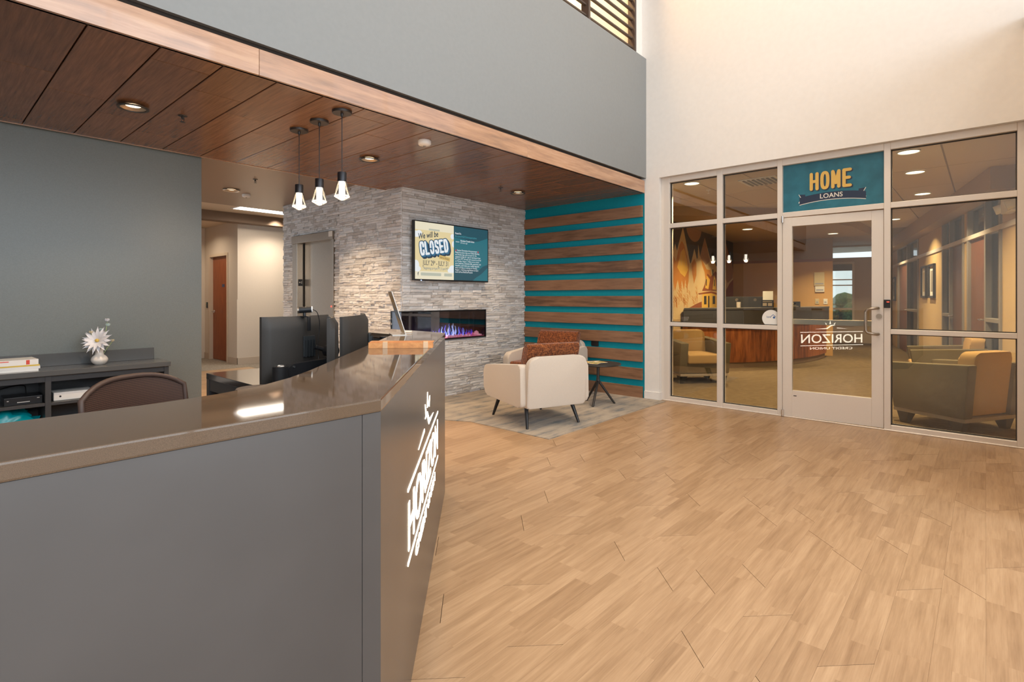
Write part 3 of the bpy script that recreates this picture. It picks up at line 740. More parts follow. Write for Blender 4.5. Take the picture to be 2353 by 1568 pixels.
B().prism([(0.6806, 1.054), (0.729, 1.054), (0.715, 1.068), (0.6806, 1.074)], XY, 0.0, HC - 0.030, 0.001, 1).build('corner_panel', front_mat, cnt, world=True)
KF = 0.325
ang = B().prism([(0.729, 1.054), (2.362, 2.687), (2.340, 2.693), (0.715, 1.068)], XY, 0.0, HC - 0.030).build('angled_panel', front_mat, cnt, world=True)
B().prism([(2.362, 2.687), (2.378, 3.37), (2.358, 3.37), (2.340, 2.693)], XY, 0.0, HC - 0.030).build('end_panel', front_mat, cnt, world=True)
inn = B()
path = [(2.03, 3.37), (2.025, 2.835), (0.85, 1.655), (0.60, 1.44), (0.36, 1.39), (-2.4, 1.385)]
for a, c in zip(path, path[1:]): inn.poly([(a[0], a[1], 0.0), (c[0], c[1], 0.0), (c[0], c[1], HC - 0.031), (a[0], a[1], HC - 0.031)])
inn.box(2.03, 3.355, 0, 2.37, 3.37, HC - 0.031)
inn.build('inner_panel', dark_grey, cnt, world=True)
wk = [(-2.4, 1.40), (0.35, 1.41), (0.58, 1.46), (2.02, 2.86), (2.02, 4.22), (1.43, 4.22), (1.43, 3.25), (0.35, 2.12), (-2.4, 2.10)]
B().prism(wk, XY, 0.700, 0.742, 0.002, 1).build('worktop', plain('glossy_dark_worktop', (0.045, 0.044, 0.046), 0.10, spec=0.6), cnt, world=True)
s = B(); s.box(1.43, 4.17, 0, 2.02, 4.215, 0.70); s.box(1.435, 3.25, 0.62, 1.46, 4.17, 0.70); s.box(1.98, 3.2, 0, 2.02, 4.17, 0.70); s.box(1.435, 3.25, 0.0, 2.0, 4.17, 0.10)
s.build('pedestal', dark_grey, cnt, world=True)
# lit sign on the angled face
Q2 = math.sqrt(2)
def fS(s, z, w): k = KF - w * Q2; return ((s * Q2 - k) / 2, (s * Q2 + k) / 2, z)
g = B(); W0 = 0.0016
def bars(b, pts): b.prism(pts, fS, 0.0004, W0)
bars(g, [(1.734, 0.663), (2.965, 0.655), (2.965, 0.665), (1.734, 0.673)]); bars(g, [(1.734, 0.425), (2.965, 0.412), (2.965, 0.422), (1.734, 0.435)])
g.text('HORIZON', fS, 0.158, 2.35, 0.467, W0, 1, 0.006, 'CENTER', width=1.20, depth=0.0012)
g.text('CREDIT UNION', fS, 0.044, 2.362, 0.347, W0, 1, 0.004, 'CENTER', width=0.83, depth=0.0012)
bars(g, [(2.365, 0.805), (2.383, 0.872), (2.401, 0.805)]); bars(g, [(2.278, 0.838), (2.318, 0.805), (2.300, 0.790)]); bars(g, [(2.487, 0.838), (2.466, 0.790), (2.448, 0.805)])
bars(g, [(2.030, 0.716), (2.255, 0.730), (2.250, 0.742)])
g.prism([(2.278, 0.775), (2.325, 0.792), (2.375, 0.788), (2.42, 0.760), (2.455, 0.735), (2.68, 0.718), (2.44, 0.716), (2.395, 0.748), (2.36, 0.771), (2.325, 0.777)], fS, 0.0004, W0)
o = g.build('sign_lettering', emit('lit_sign', (1.0, 0.90, 0.74), 7.0), ang, world=True, rec=False); o['label'] = 'white lit letters and sun emblem on the angled front'

# ---- things on and behind the counter
mo = root('wood_trim_bundle', 'orange wood trim pieces taped together, lying across the brown countertop', 'trim sample', (1.51, 2.02, HC + 0.0005), R(-44.5))
pr = [(0, 0), (0.055, 0), (0.055, 0.010), (0.048, 0.019), (0.034, 0.024), (0.016, 0.026), (0.0, 0.026)]
fM = lambda u, v, w: (w, u, v)
B().prism(pr, fM, -0.150, 0.142).build('lower_piece', orange_wood, mo)
B().prism([(0.012, 0.0262), (0.066, 0.0262), (0.066, 0.030), (0.012, 0.030)], fM, -0.146, 0.146).build('upper_piece', orange_wood, mo)
tpm = plain('clear_tape', (0.75, 0.5, 0.3), 0.15)
for x in (-0.085, 0.10): B().prism([(-0.001, 0.0), (0.0005, 0.0), (0.0005, 0.0262), (0.012, 0.0302), (0.012, 0.0308), (-0.001, 0.0272)], fM, x, x + 0.022).build('tape', tpm, mo)
sg = root('sign_holder', 'slanted clear sign holder with a printed sheet at the far end of the counter', 'sign', (2.10, 2.78, HC + 0.0005), R(60))
tilt = lambda u, v, w: (u, 0.32 * v + w, v)
B().prism([(-0.108, 0.004), (0.108, 0.004), (0.108, 0.272), (-0.108, 0.272)], tilt, 0.0, 0.004).build('panel', plain('acrylic', (0.75, 0.72, 0.66), 0.1, spec=0.8), sg)
q = B(); q.flat([(-0.104, 0.010), (0.104, 0.010), (0.104, 0.268), (-0.104, 0.268)], tilt, -0.0008); q.mi = 1
q.flat([(-0.10, 0.14), (0.10, 0.12), (0.10, 0.20), (0.0, 0.235), (-0.10, 0.21)], tilt, -0.0014); q.mi = 2
q.flat([(-0.10, 0.03), (0.10, 0.03), (0.10, 0.085), (-0.10, 0.10)], tilt, -0.0014)
q.mi = 0; q.flat([(-0.104, 0.010), (0.104, 0.010), (0.104, 0.268), (-0.104, 0.268)], tilt, 0.0048); q.mi = 1
q.flat([(-0.10, 0.09), (0.10, 0.13), (0.10, 0.19), (0.02, 0.16), (-0.10, 0.15)], tilt, 0.0054); q.mi = 2
q.flat([(-0.10, 0.20), (0.10, 0.21), (0.10, 0.25), (-0.10, 0.24)], tilt, 0.0054)
q.build('printed_sheet', [plain('tan_print', (0.55, 0.45, 0.30), 0.5), plain('sky_print', (0.25, 0.38, 0.52), 0.5), plain('gold_print', (0.55, 0.38, 0.16), 0.5)], sg, rec=False)
B().box(-0.108, -0.002, 0.0, 0.108, 0.085, 0.004).build('foot', MATS['acrylic'], sg)
cd = root('card_tray', 'low stack of cards beside the sign holder at the counter end', 'cards', (2.19, 2.86, HC + 0.0005), R(50))
for i in range(3): B().box(-0.045 + 0.002 * i, -0.027, 0.004 * i, 0.045 + 0.002 * i, 0.027, 0.004 * i + 0.0036).build('card_layer', (paper, plain('card_tan', (0.5, 0.34, 0.2), 0.5) if 'card_tan' not in MATS else MATS['card_tan'], paper)[i], cd)

def monitor(name, label, base, rz, wd, ht, zb, curve, arm):
    """wd x ht curved screen, back towards -y; zb: height of the lower edge above the worktop"""
    r = root(name, label, 'monitor', base, rz, 'monitors on the reception worktop')
    def back(u, v):
        x = (u - 0.5) * wd; k = (2 * u - 1); e = min(1, (1 - abs(k)) / 0.09); e2 = min(1, (1 - abs(2 * v - 1)) / 0.09)
        return (x, curve * k * k - 0.022 * (1 - (1 - e) ** 2) ** 0.5 * (1 - (1 - e2) ** 2 * 0.9) - 0.004, zb + v * ht)
    s = B(); s.grid(28, 10, back)
    s.grid(14, 1, lambda u, v: ((u - 0.5) * wd, curve * (2 * u - 1) ** 2 + (0.010 if v else -0.004), zb + ht)); s.grid(14, 1, lambda u, v: ((u - 0.5) * wd, curve * (2 * u - 1) ** 2 + (0.010 if v else -0.004), zb))
    for u in (0, 1): s.grid(1, 1, lambda a, v: ((u - 0.5) * wd, curve + (0.010 if a else -0.004), zb + v * ht))
    s.build('back_shell', plain('charcoal_plastic', (0.040, 0.036, 0.033), 0.5, spec=0.35, speck=0.1, scale=400) if 'charcoal_plastic' not in MATS else MATS['charcoal_plastic'], r, 50)
    s = B(); s.grid(14, 1, lambda u, v: ((u - 0.5) * wd, curve * (2 * u - 1) ** 2 + 0.010, zb + v * ht)); s.build('screen', emit('screen_blue', (0.30, 0.36, 0.42), 0.12, (0.02, 0.02, 0.02)) if 'screen_blue' not in MATS else MATS['screen_blue'], r, 50)
    if arm is None: return r
    px, sgn = arm; zm = zb + ht * 0.55                       # plate centre
    s = B()
    s.box(px - 0.05, -0.034, zm - 0.06, px + 0.03, -0.026, zm + 0.050, 0.003)
    for k in range(4): s.box(px - 0.045 + 0.02 * k, -0.046, zm - 0.06, px - 0.041 + 0.02 * k, -0.034, zm + 0.03)
    s.build('mount_plate', plain('gunmetal', (0.06, 0.068, 0.075), 0.35, metal=0.5) if 'gunmetal' not in MATS else MATS['gunmetal'], r)
    s = B(); kx = px + 0.066 * sgn
    s.cyl((px + 0.01, -0.05, zm - 0.01), (kx, -0.09, zm - 0.035), 0.012, 12); s.cyl((kx, -0.14, zm - 0.035), (kx, -0.075, zm - 0.035), 0.030, 24)
    s.cyl((kx + 0.03, -0.10, zm - 0.06), (kx + 0.03, -0.10, zm + 0.02), 0.026, 20); s.build('knuckle', black, r, 40)
    s = B(); s.cyl((kx, -0.1405, zm - 0.035), (kx, -0.143, zm - 0.035), 0.010, 14)
    s.build('knuckle_cap', chrome, r, 40)
    bx = px - 0.28 * sgn
    s = B(); s.prism(rounded([(bx, zm - 0.155), (kx + 0.06, zm - 0.125), (kx + 0.06, zm - 0.068), (bx + 0.06, zm - 0.072), (bx, zm - 0.105)], 0.008), lambda u, v, w: (u, w, v), -0.135, -0.095)
    s.build('arm_beam', black, r)
    for (x, z) in ((bx + 0.065, zm - 0.086), (bx + 0.065, zm - 0.135), (kx + 0.03, zm - 0.098)): B().cyl((x, -0.135, z), (x, -0.139, z), 0.005, 10).build('bolt', chrome, r, 40)
    s = B(); s.cyl((bx, -0.115, 0.03), (bx, -0.115, zm - 0.078), 0.036, 28); s.cyl((bx, -0.115, 0.0), (bx, -0.115, 0.03), 0.05, 24); s.build('post', black, r, 40)
    s = B(); s.tube([(bx + 0.022 * math.cos(a * 0.5236), -0.115 + 0.022 * math.sin(a * 0.5236), zm - 0.076) for a in range(13)], 0.003, 6, False); s.build('post_ring', chrome, r, 50)
    return r
ZW = 0.742
monitor('monitor', 'wide black monitor seen from behind, with the webcam clipped on top', (1.392, 2.715, ZW), R(17.7), 0.46, 0.345, 0.105, 0.045, (0.022, 1))
monitor('monitor', 'black monitor seen edge-on between the two wider monitors', (1.462, 2.535, ZW), R(60), 0.25, 0.335, 0.11, 0.02, None)
monitor('monitor', 'curved black monitor seen at an angle, beside the orange wood trim', (1.738, 2.699, ZW), R(48.6), 0.675, 0.36, 0.088, 0.05, (0.12, 1))
s = B(); s.box(-0.05, -0.03, 0, 0.05, 0.03, 0.012); s.cyl((0, 0, 0.012), (0, 0, 0.2), 0.012, 10)
mm = [o for o in bpy.data.objects if o.name == 'monitor.001'][0]; s.build('stand', black, mm, 40)
wc = root('webcam', 'black cylindrical webcam clipped to the top of a monitor', 'webcam', (1.384, 2.690, 1.19), R(17.7))
B().cyl((0.022, -0.030, 0.037), (-0.018, 0.016, 0.033), 0.0165, 20).build('body', black, wc, 40)
B().cyl((-0.018, 0.016, 0.033), (-0.023, 0.022, 0.0325), 0.0165, 20).build('lens_ring', steel, wc, 40)
B().cyl((0.022, -0.030, 0.037), (0.0255, -0.034, 0.0372), 0.016, 20).build('end_cap', white_plastic, wc, 40)
s = B(); s.cyl((0, -0.003, 0.0), (0, -0.003, 0.021), 0.007, 12); s.box(-0.014, -0.030, -0.004, 0.014, 0.012, 0.003, 0.002); s.box(-0.008, -0.036, -0.075, 0.012, -0.028, 0.0, 0.003); s.build('clip', black, wc, 40)
B().tube(spline([(0.026, -0.034, 0.037), (0.045, -0.046, 0.020), (0.056, -0.052, -0.03), (0.055, -0.05, -0.09), (0.046, -0.05, -0.15), (0.050, -0.05, -0.21), (0.050, -0.055, -0.24)]), 0.0022, 6).build('cable', black, wc, 60)
B().box(-0.004, -0.0205, 0.031, 0.014, -0.0185, 0.036).build('logo_mark', white_plastic, wc)
o = root('round_drum', 'round dark drum with a flat top standing on the worktop by the counter', 'drum', (0.955, 2.245, ZW + 0.0005))  # round dark drum of unknown use
B().lathe([(0.0, 0), (0.078, 0), (0.078, 0.166), (0.0, 0.166)], seg=40).build('drum', black, o, 40)
B().lathe([(0.0, 0.166), (0.082, 0.166), (0.083, 0.172), (0.080, 0.176), (0.0, 0.176)], seg=40).build('lid', plain('bronze_lid', (0.09, 0.065, 0.05), 0.45), o, 40)
o = root('computer_tower', 'black computer case in the open pedestal under the worktop', 'computer', (1.66, 3.8, 0.10))
B().box(1.56, 3.56, 0.101, 1.76, 4.0, 0.52, 0.004).build('case', black, o, world=True); B().box(1.552, 3.93, 0.49, 1.5605, 3.96, 0.515).build('sticker', paper, o, world=True)
# ---- task chair
tc = root('task_chair', 'brown mesh-back office chair behind the counter', 'chair', (0.585, 2.66, 0), R(26))
def mesh_back(u, v):
    x = (u - 0.5) * (0.46 - 0.02 * v); k = 2 * u - 1; z = 0.50 + v * (0.465 - 0.06 * abs(k) ** 3)
    return (x, -0.02 - 0.03 * math.sin(v * 2.6) - 0.045 * k * k, z)
s = B(); s.grid(20, 14, mesh_back)
s.build('backrest_mesh', mesh_fabric, tc, 60)
edge = [mesh_back(0, j / 10) for j in range(11)] + [mesh_back(i / 14, 1) for i in range(1, 14)] + [mesh_back(1, 1 - j / 10) for j in range(11)]
B().tube([(p[0], p[1] + 0.002, p[2]) for p in edge], 0.011, 8).build('backrest_frame', plain('brown_plastic', (0.075, 0.043, 0.033), 0.45), tc, 60)
s = B(); s.tube([(0, 0.03, 0.42), (0, 0.05, 0.55), (0, 0.02, 0.72)], 0.022, 8); s.box(-0.14, 0.0, 0.63, 0.14, 0.022, 0.68, 0.006); s.build('lumbar_support', plain('tan_plastic', (0.30, 0.23, 0.15), 0.4), tc, 40)
s = B(); s.prism(rounded([(-0.24, -0.55), (0.24, -0.55), (0.25, -0.06), (-0.25, -0.06)], 0.08), XY, 0.42, 0.49, 0.02, 2); s.build('seat', plain('dark_seat_fabric', (0.03, 0.02, 0.018), 0.9), tc, 40)
B().cyl((0, -0.28, 0.10), (0, -0.28, 0.42), 0.03, 16).build('column', black, tc, 40)
for k in range(5):
    a = 2 * math.pi * k / 5 + 0.3; ex, ey = 0.29 * math.cos(a), -0.28 + 0.29 * math.sin(a)
    lg = B().tube([(0, -0.28, 0.11), (ex, ey, 0.075)], [0.024, 0.016], 8).build('leg', black, tc, 40)
    B().cyl((ex - 0.012, ey, 0.028), (ex + 0.012, ey, 0.028), 0.027, 14).build('caster', black, lg, 40)

# ---- credenza along the grey-green wall
cr = root('credenza', 'long dark open credenza against the grey-green wall', 'credenza', (-0.1, 5.4, 0))
CB, CF = 5.606, 5.27
B().box(-1.9, CF - 0.02, 0.700, 1.500, CB, 0.740, 0.003, 1).build('top', plain('grey_laminate_top', (0.10, 0.105, 0.11), 0.22, spec=0.5, speck=0.05, scale=300), cr, world=True)
B().box(-1.9, CB - 0.022, 0.740, 1.462, CB, 0.840, 0.002, 1).build('backsplash', MATS['grey_laminate_top'], cr, world=True)
for x in (-1.9, -0.62, 0.03, 0.68, 1.455): B().box(x, CF, 0.0, x + 0.035, CB, 0.700, 0.001, 1).build('divider', dark_grey, cr, world=True)
B().box(-1.87, CB - 0.016, 0.06, 1.455, CB - 0.002, 0.70).build('back_panel', dark_grey, cr, world=True)
B().box(-1.87, CF + 0.005, 0.655, 1.455, CF + 0.025, 0.70).build('top_rail', dark_grey, cr, world=True)
for (a, c) in ((-1.865, -0.62), (-0.585, 0.03), (0.065, 0.68), (0.715, 1.455)):
    B().box(a, CF + 0.004, 0.475, c, CB - 0.016, 0.497, 0.001, 1).build('shelf', dark_grey, cr, world=True)
    B().box(a, CF + 0.004, 0.235, c, CB - 0.016, 0.275, 0.001, 1).build('shelf', dark_grey, cr, world=True)
o = root('recorder_box', 'black recorder box on the upper credenza shelf, left of the white device', 'recorder', (0.555, 5.42, 0.4975))
B().box(0.46, 5.32, 0.498, 0.672, 5.54, 0.555, 0.003).build('case', black, o, world=True)
pmk = plain('pale_mark', (0.6, 0.6, 0.6), 0.5)
for (xa, za, xb, zb) in ((0.53, 0.515, 0.60, 0.520), (0.475, 0.53, 0.485, 0.535), (0.64, 0.538, 0.655, 0.542)): B().box(xa, 5.3185, za, xb, 5.3205, zb).build('front_mark', pmk, o, world=True)
B().tube(spline([(0.60, 5.5, 0.555), (0.58, 5.5, 0.62), (0.45, 5.45, 0.61), (0.35, 5.42, 0.56), (0.27, 5.40, 0.53), (0.2, 5.4, 0.51), (0.15, 5.45, 0.505)]), 0.004, 6).build('cable', black, o, 60, world=True)
o = root('white_device', 'flat white device on the credenza shelf behind the mesh chair', 'device', (0.86, 5.42, 0.4975))
B().box(0.735, 5.32, 0.498, 0.98, 5.50, 0.560, 0.005).build('case', white_plastic, o, world=True); B().cyl((0.775, 5.321, 0.53), (0.775, 5.319, 0.53), 0.007, 10).build('button', black, o, 40, world=True)
s = B(); rr = random.Random(5)
gp = {}
def bag(u, v):
    a = u * 2 * math.pi; key = (round(a % (2 * math.pi), 4), round(v, 4))
    if key not in gp: gp[key] = rr.uniform(-1, 1)
    rad = math.sin(v * math.pi) ** 0.5; w2 = 1 + 0.16 * gp[key]
    return (0.42 + 0.225 * rad * math.cos(a) * w2, 5.42 + 0.085 * rad * math.sin(a) * w2, 0.277 + 0.165 * (1 - math.cos(v * math.pi)) / 2 * (1 + 0.14 * gp[key]))
s.grid(30, 9, lambda u, v: bag(u % 1.0, 0.02 + 0.96 * v))
tag(s.build('plastic_bag', plain('turquoise_film', (0.0, 0.36, 0.42), 0.22, spec=0.7), None, 80), 'crumpled turquoise plastic bag in the lower credenza opening', 'bag')
cov = [((0.86, 0.86, 0.84), 0.016, 0.0), ((0.80, 0.80, 0.80), 0.020, 0.006), ((0.70, 0.50, 0.08), 0.010, 0.0), ((0.85, 0.84, 0.82), 0.040, -0.010)]
z = 0.7405; nm = ['thin white book at the bottom of the credenza stack', 'white book second from the bottom of the credenza stack', 'thin yellow book below the top book of the credenza stack', 'thick white book with red marks on top of the credenza stack']
for i, (c, th, dx) in enumerate(cov):
    o = root('book', nm[i], 'book', (0.50 + dx, 5.44, z), R(2 * i - 3), 'books stacked on the credenza')
    cm = plain('book_cover_%d' % i, c, 0.35)
    v = B(); v.box(-0.20, -0.11, 0, 0.155, 0.11, 0.0025); v.box(-0.20, -0.11, th - 0.0025, 0.155, 0.11, th); v.box(-0.20, -0.112, 0, 0.155, -0.108, th); v.build('cover', cm, o)
    B().box(-0.198, -0.107, 0.0025, 0.152, 0.107, th - 0.0025).build('pages', paper, o)
    if i == 3:
        rp = plain('red_print', (0.7, 0.08, 0.05), 0.5)
        for (xa, za, xb, zb_) in ((0.085, 0.004, 0.105, th - 0.004), (-0.13, 0.006, -0.12, th - 0.006), (-0.09, th - 0.012, -0.01, th - 0.006)): B().box(xa, -0.1128, za, xb, -0.1119, zb_).build('spine_mark', rp, o)
    z += th + 0.0003
va = root('vase', 'small ivory gourd-shaped vase on the credenza', 'vase', (1.04, 5.44, 0.7405))
def vr(k, n=24): return k
s = B(); s.grid(32, 18, lambda u, v: (lambda r_, z_: (r_ * math.cos(u * 2 * math.pi), r_ * math.sin(u * 2 * math.pi), z_))(
    (0.030 + 0.027 * math.sin(min(1, v / 0.62) * math.pi) ** 0.8 if v < 0.62 else 0.030 - 0.003 * math.sin((v - 0.62) / 0.38 * math.pi)) * (1 + 0.03 * abs(math.sin(u * 2 * math.pi * 3)) * (1 if v < 0.62 else 0)), 0.128 * v))
s.lathe([(0.0, 0.0), (0.030, 0.0)], seg=32)
s.build('body', ivory, va, 60)
fl = root('flower_bouquet', 'white daisy-like flower with small cream blooms standing in the ivory vase', 'flowers', (1.04, 5.44, 0.87))
petal_m = plain('white_petal', (0.80, 0.80, 0.84), 0.6); green_m = plain('pale_green_stem', (0.35, 0.45, 0.22), 0.6); cream_m = plain('cream_petal', (0.78, 0.70, 0.52), 0.6); mint_m = plain('mint_petal', (0.62, 0.74, 0.72), 0.6)
facing = Vector((-0.62, -0.72, 0.30)).normalized(); q = facing.to_track_quat('Z', 'Y').to_matrix().to_4x4()
Mf = Matrix.Translation((-0.012, -0.02, 0.065)) @ q
def petal(L, wd, lift): 
    s = B(); s.grid(6, 2, lambda u, v: (0.012 + u * L, (v - 0.5) * wd * math.sin(min(1, 0.12 + u) * math.pi) ** 0.7, 0.006 + lift * u - 0.35 * lift * u * u + 0.15 * wd * abs(2 * v - 1)))
    return s
for ring, (n, L, lift) in enumerate(((15, 0.105, 0.015), (11, 0.085, 0.055))):
    pm = None
    for k in range(n):
        a = 2 * math.pi * (k + 0.5 * ring) / n
        if pm is None: o = petal(L, 0.030, lift).build('petal', petal_m, fl, 60); pm = o
        else: o = pm.copy(); COL.objects.link(o)
        o.parent = fl; o.matrix_local = Mf @ Matrix.Rotation(a, 4, 'Z')
s = B(Mf); s.lathe([(0, 0.03), (0.010, 0.028), (0.014, 0.02), (0.012, 0.008), (0, 0.006)], seg=16); s.build('flower_centre', plain('yellow_centre', (0.65, 0.45, 0.10), 0.8), fl, 60)
s = B(); s.tube([(0, 0, -0.10), (-0.005, -0.01, 0.03), (-0.012, -0.018, 0.062)], 0.004, 6); s.tube([(0.0, 0, -0.10), (0.035, -0.005, 0.08), (0.052, 0, 0.215)], 0.003, 6); s.tube([(0, 0.01, -0.1), (-0.04, 0.0, 0.06), (-0.055, 0, 0.125)], 0.003, 6); s.tube([(0, 0.01, -0.1), (0.05, 0.0, 0.0), (0.085, -0.01, 0.055)], 0.003, 6); s.build('stems', green_m, fl, 60)
for (x, y, zz, m, r) in ((-0.055, -0.005, 0.13, cream_m, 0.024), (0.020, 0.005, 0.13, cream_m, 0.020), (0.085, -0.012, 0.055, cream_m, 0.022), (0.052, 0, 0.225, petal_m, 0.026), (0.056, -0.004, 0.185, mint_m, 0.026), (0.012, -0.01, 0.150, mint_m, 0.022)):
    s = B()
    for k in range(6):
        a = k * 1.047; s.M = Matrix.Translation((x, y, zz)) @ Matrix.Rotation(a, 4, 'Z') @ Matrix.Rotation(R(-40), 4, 'Y')
        s.grid(4, 2, lambda u, v: (u * r, (v - 0.5) * r * 1.1 * math.sin(min(1, .2 + u * .8) * math.pi) ** .6, 0.2 * r * u))
    s.M = Matrix(); s.lathe([(0, -0.006), (0.006, 0), (0, 0.006)], (x, y, zz), 8)
    s.build('small_bloom', m, fl, 60)

# ================================================================== TELEVISION
tv = root('television', 'wall-mounted television with a closure notice on its screen', 'television', (4.69, 5.25, 1.5))
TX0, TX1, TZ0, TZ1, TY = 4.046, 5.335, 1.497, 2.231, 5.165
B().box(TX0, TY, TZ0, TX1, TY + 0.04, TZ1, 0.004).build('housing', black, tv, world=True)
B().box(TX0 + 0.3, TY + 0.04, TZ0 + 0.15, TX1 - 0.3, 5.234, TZ1 - 0.15).build('wall_bracket', black, tv, world=True)
B().cyl((TX0 + 0.11, TY - 0.001, TZ0 + 0.002), (TX0 + 0.11, TY - 0.004, TZ0 + 0.002), 0.006, 12).build('power_light', emit('blue_led', (0.25, 0.45, 1.0), 6), tv, 40, world=True)
SX0, SX1, SZ0, SZ1 = TX0 + 0.016, TX1 - 0.016, TZ0 + 0.018, TZ1 - 0.014
SWd, SHt = (SX1 - SX0) / 2, SZ1 - SZ0
fL = lambda a, b_, w: (SX0 + a * SWd, TY - 0.0006 - w, SZ0 + b_ * SHt)      # left half, unit square
fR = lambda a, b_, w: (SX0 + SWd + a * SWd, TY - 0.0006 - w, SZ0 + b_ * SHt)
E_ = 0.92
SB = (0.01, 0.01, 0.01)
tvm = [emit('tv_cream', (0.80, 0.66, 0.36), E_, SB), emit('tv_white', (0.85, 0.88, 0.90), E_, SB), emit('tv_navy', (0.02, 0.045, 0.075), E_, SB), emit('tv_blue', (0.035, 0.15, 0.27), E_, SB),
       emit('tv_tag', (0.68, 0.47, 0.15), E_, SB), emit('tv_teal_dark', (0.018, 0.085, 0.115), E_, SB), emit('tv_teal', (0.022, 0.16, 0.20), E_, SB), emit('tv_cyan', (0.06, 0.36, 0.42), E_, SB), emit('tv_red', (0.6, 0.05, 0.08), E_, SB), emit('tv_pale', (0.85, 0.78, 0.58), E_, SB), emit('tv_haze', (0.50, 0.52, 0.42), E_, SB)]
s = B()
s.flat([(0, 0), (1, 0), (1, 1), (0, 1)], fL, 0)
s.mi = 9; s.flat([(0, 0.86), (1, 0.86), (1, 1), (0, 1)], fL, 0.0002); s.flat([(0, 0.0), (1, 0.0), (1, 0.14), (0, 0.14)], fL, 0.0002)
s.mi = 10
for r in ((0.34, 0.62, 0.865, 0.895), (0.14, 0.66, 0.062, 0.115), (0.74, 0.95, 0.062, 0.115)): s.flat(rounded([(r[0], r[2]), (r[1], r[2]), (r[1], r[3]), (r[0], r[3])], 0.012), fL, 0.0003)
s.mi = 1
def blob(b, f, cx, cy, rx, ry, w): b.flat([(min(1, max(0, cx + rx * math.cos(i * 0.2618))), min(1, max(0, cy + ry * math.sin(i * 0.2618)))) for i in range(24)], f, w)
for (cx, cy, rx, ry, w) in ((0.02, 0.78, 0.12, 0.055, .0003), (0.10, 0.80, 0.07, 0.05, .00035), (0.97, 0.80, 0.06, 0.05, .0003), (0.02, 0.24, 0.08, 0.09, .0003), (0.05, 0.18, 0.09, 0.05, .00035), (0.97, 0.20, 0.10, 0.07, .0003), (0.90, 0.17, 0.07, 0.04, .00035), (1.0, 0.66, 0.05, 0.06, .0003)): blob(s, fL, cx, cy, rx, ry, w)
def rot(f, ang, cx, cy):
    ca, sa = math.cos(R(ang)), math.sin(R(ang))
    def g_(a, b_, w):
        x, y = (a - cx) * SWd, (b_ - cy) * SHt
        return f(cx + (x * ca - y * sa) / SWd, cy + (x * sa + y * ca) / SHt, w)
    return g_
fC = rot(fL, 9, 0.48, 0.56)
s.mi = 2; s.text('We will be', rot(fL, 10, 0.35, 0.75), 0.10, 0.09, 0.735, 0.0005, bold=0.016, shear=0.3, width=0.50)
AXL = SWd / SHt
s.mi = 2
for i in range(6): block_word(s, fC, 'CLOSED', 0.140 + 0.040 * (1 - i / 5), 0.470 - 0.040 * (1 - i / 5), 0.69, 0.205, 0.068, 0.080, 0.0006 + 0.00005 * i, AXL)
s.mi = 3
for i in range(4): block_word(s, fC, 'CLOSED', 0.140 + 0.018 * (1 - i / 3), 0.470 - 0.018 * (1 - i / 3), 0.69, 0.205, 0.068, 0.062, 0.0010 + 0.00005 * i, AXL)
s.mi = 1; block_word(s, fC, 'CLOSED', 0.136, 0.474, 0.69, 0.205, 0.068, 0.042, 0.0016, AXL)
s.mi = 4; s.flat([(0.60, 0.375), (0.89, 0.335), (0.90, 0.405), (0.61, 0.445)], fL, 0.0018)
s.mi = 2; s.text('Back on Monday', rot(fL, -8, 0.75, 0.39), 0.035, 0.63, 0.375, 0.002, shear=0.25, width=0.24)
s.text('JULY 29* - JULY 31', fL, 0.088, 0.185, 0.248, 0.0006, bold=0.006, width=0.66); s.mi = 3
s.text('*beginning at 4 pm PT | 5 pm MT', fL, 0.045, 0.195, 0.175, 0.0006, width=0.65); s.mi = 2
s.text('f', fL, 0.055, 0.062, 0.065, 0.0006, bold=0.03)
s.mi = 5; s.flat([(0, 0), (1, 0), (1, 1), (0, 1)], fR, 0)
s.mi = 6
s.flat([(0, 0.79), (0.30, 0.775), (0.52, 0.735), (0.72, 0.76), (0.97, 0.83), (1, 0.84), (1, 0.32), (0.85, 0.28), (0.72, 0.20), (0.55, 0.24), (0.30, 0.22), (0.0, 0.25)], fR, 0.0002)
s.flat([(0.55, 0), (0.62, 0.05), (0.80, 0.13), (1, 0.26), (1, 0), ], fR, 0.0003)
s.mi = 1; s.text('Posted On:', fR, 0.032, 0.04, 0.855, 0.0005, bold=0.01, width=0.17); s.mi = 7
s.text('fb.com/HZCUcooperative', fR, 0.036, 0.04, 0.80, 0.0005, width=0.62); s.mi = 1
s.text('Horizon Credit Union', fR, 0.032, 0.19, 0.725, 0.0005, bold=0.012, width=0.40); s.text('22 hours ago', fR, 0.022, 0.19, 0.69, 0.0005, width=0.20)
s.text('HORIZON', fR, 0.018, 0.055, 0.705, 0.0005, bold=0.01, width=0.10)
lines = ['System Downtime Announcement', 'Please be aware that our Online Banking', 'and Mobile App will be down for the', 'weekend of July 29 - July 31 starting at 4 pm', 'PT/ 5 pm MT. Services will resume as normal', 'on Monday, August 1. Make sure to check', 'your balances, schedule bills, payments and', 'transfers, and make your mobile deposits', 'early on Friday or starting on Monday,', 'August 1. Visit hzcu.org/venturn to learn', 'more! #YourPathOurPurpose']
lw = [0.58, 0.70, 0.62, 0.735, 0.75, 0.70, 0.745, 0.70, 0.64, 0.67, 0.50]
for i, (ln, wd) in enumerate(zip(lines, lw)): s.text(ln, fR, 0.030, 0.095 if i == 0 else 0.04, 0.545 - 0.0405 * i, 0.0005, bold=0.0 if 'M' in ln else 0.004, width=wd)
s.mi = 8
for cx in (0.06, 0.705): s.flat([(cx - 0.02, 0.54), (cx + 0.02, 0.54), (cx, 0.58)], fR, 0.0005)
s.build('screen', tvm, tv, world=True, rec=False)

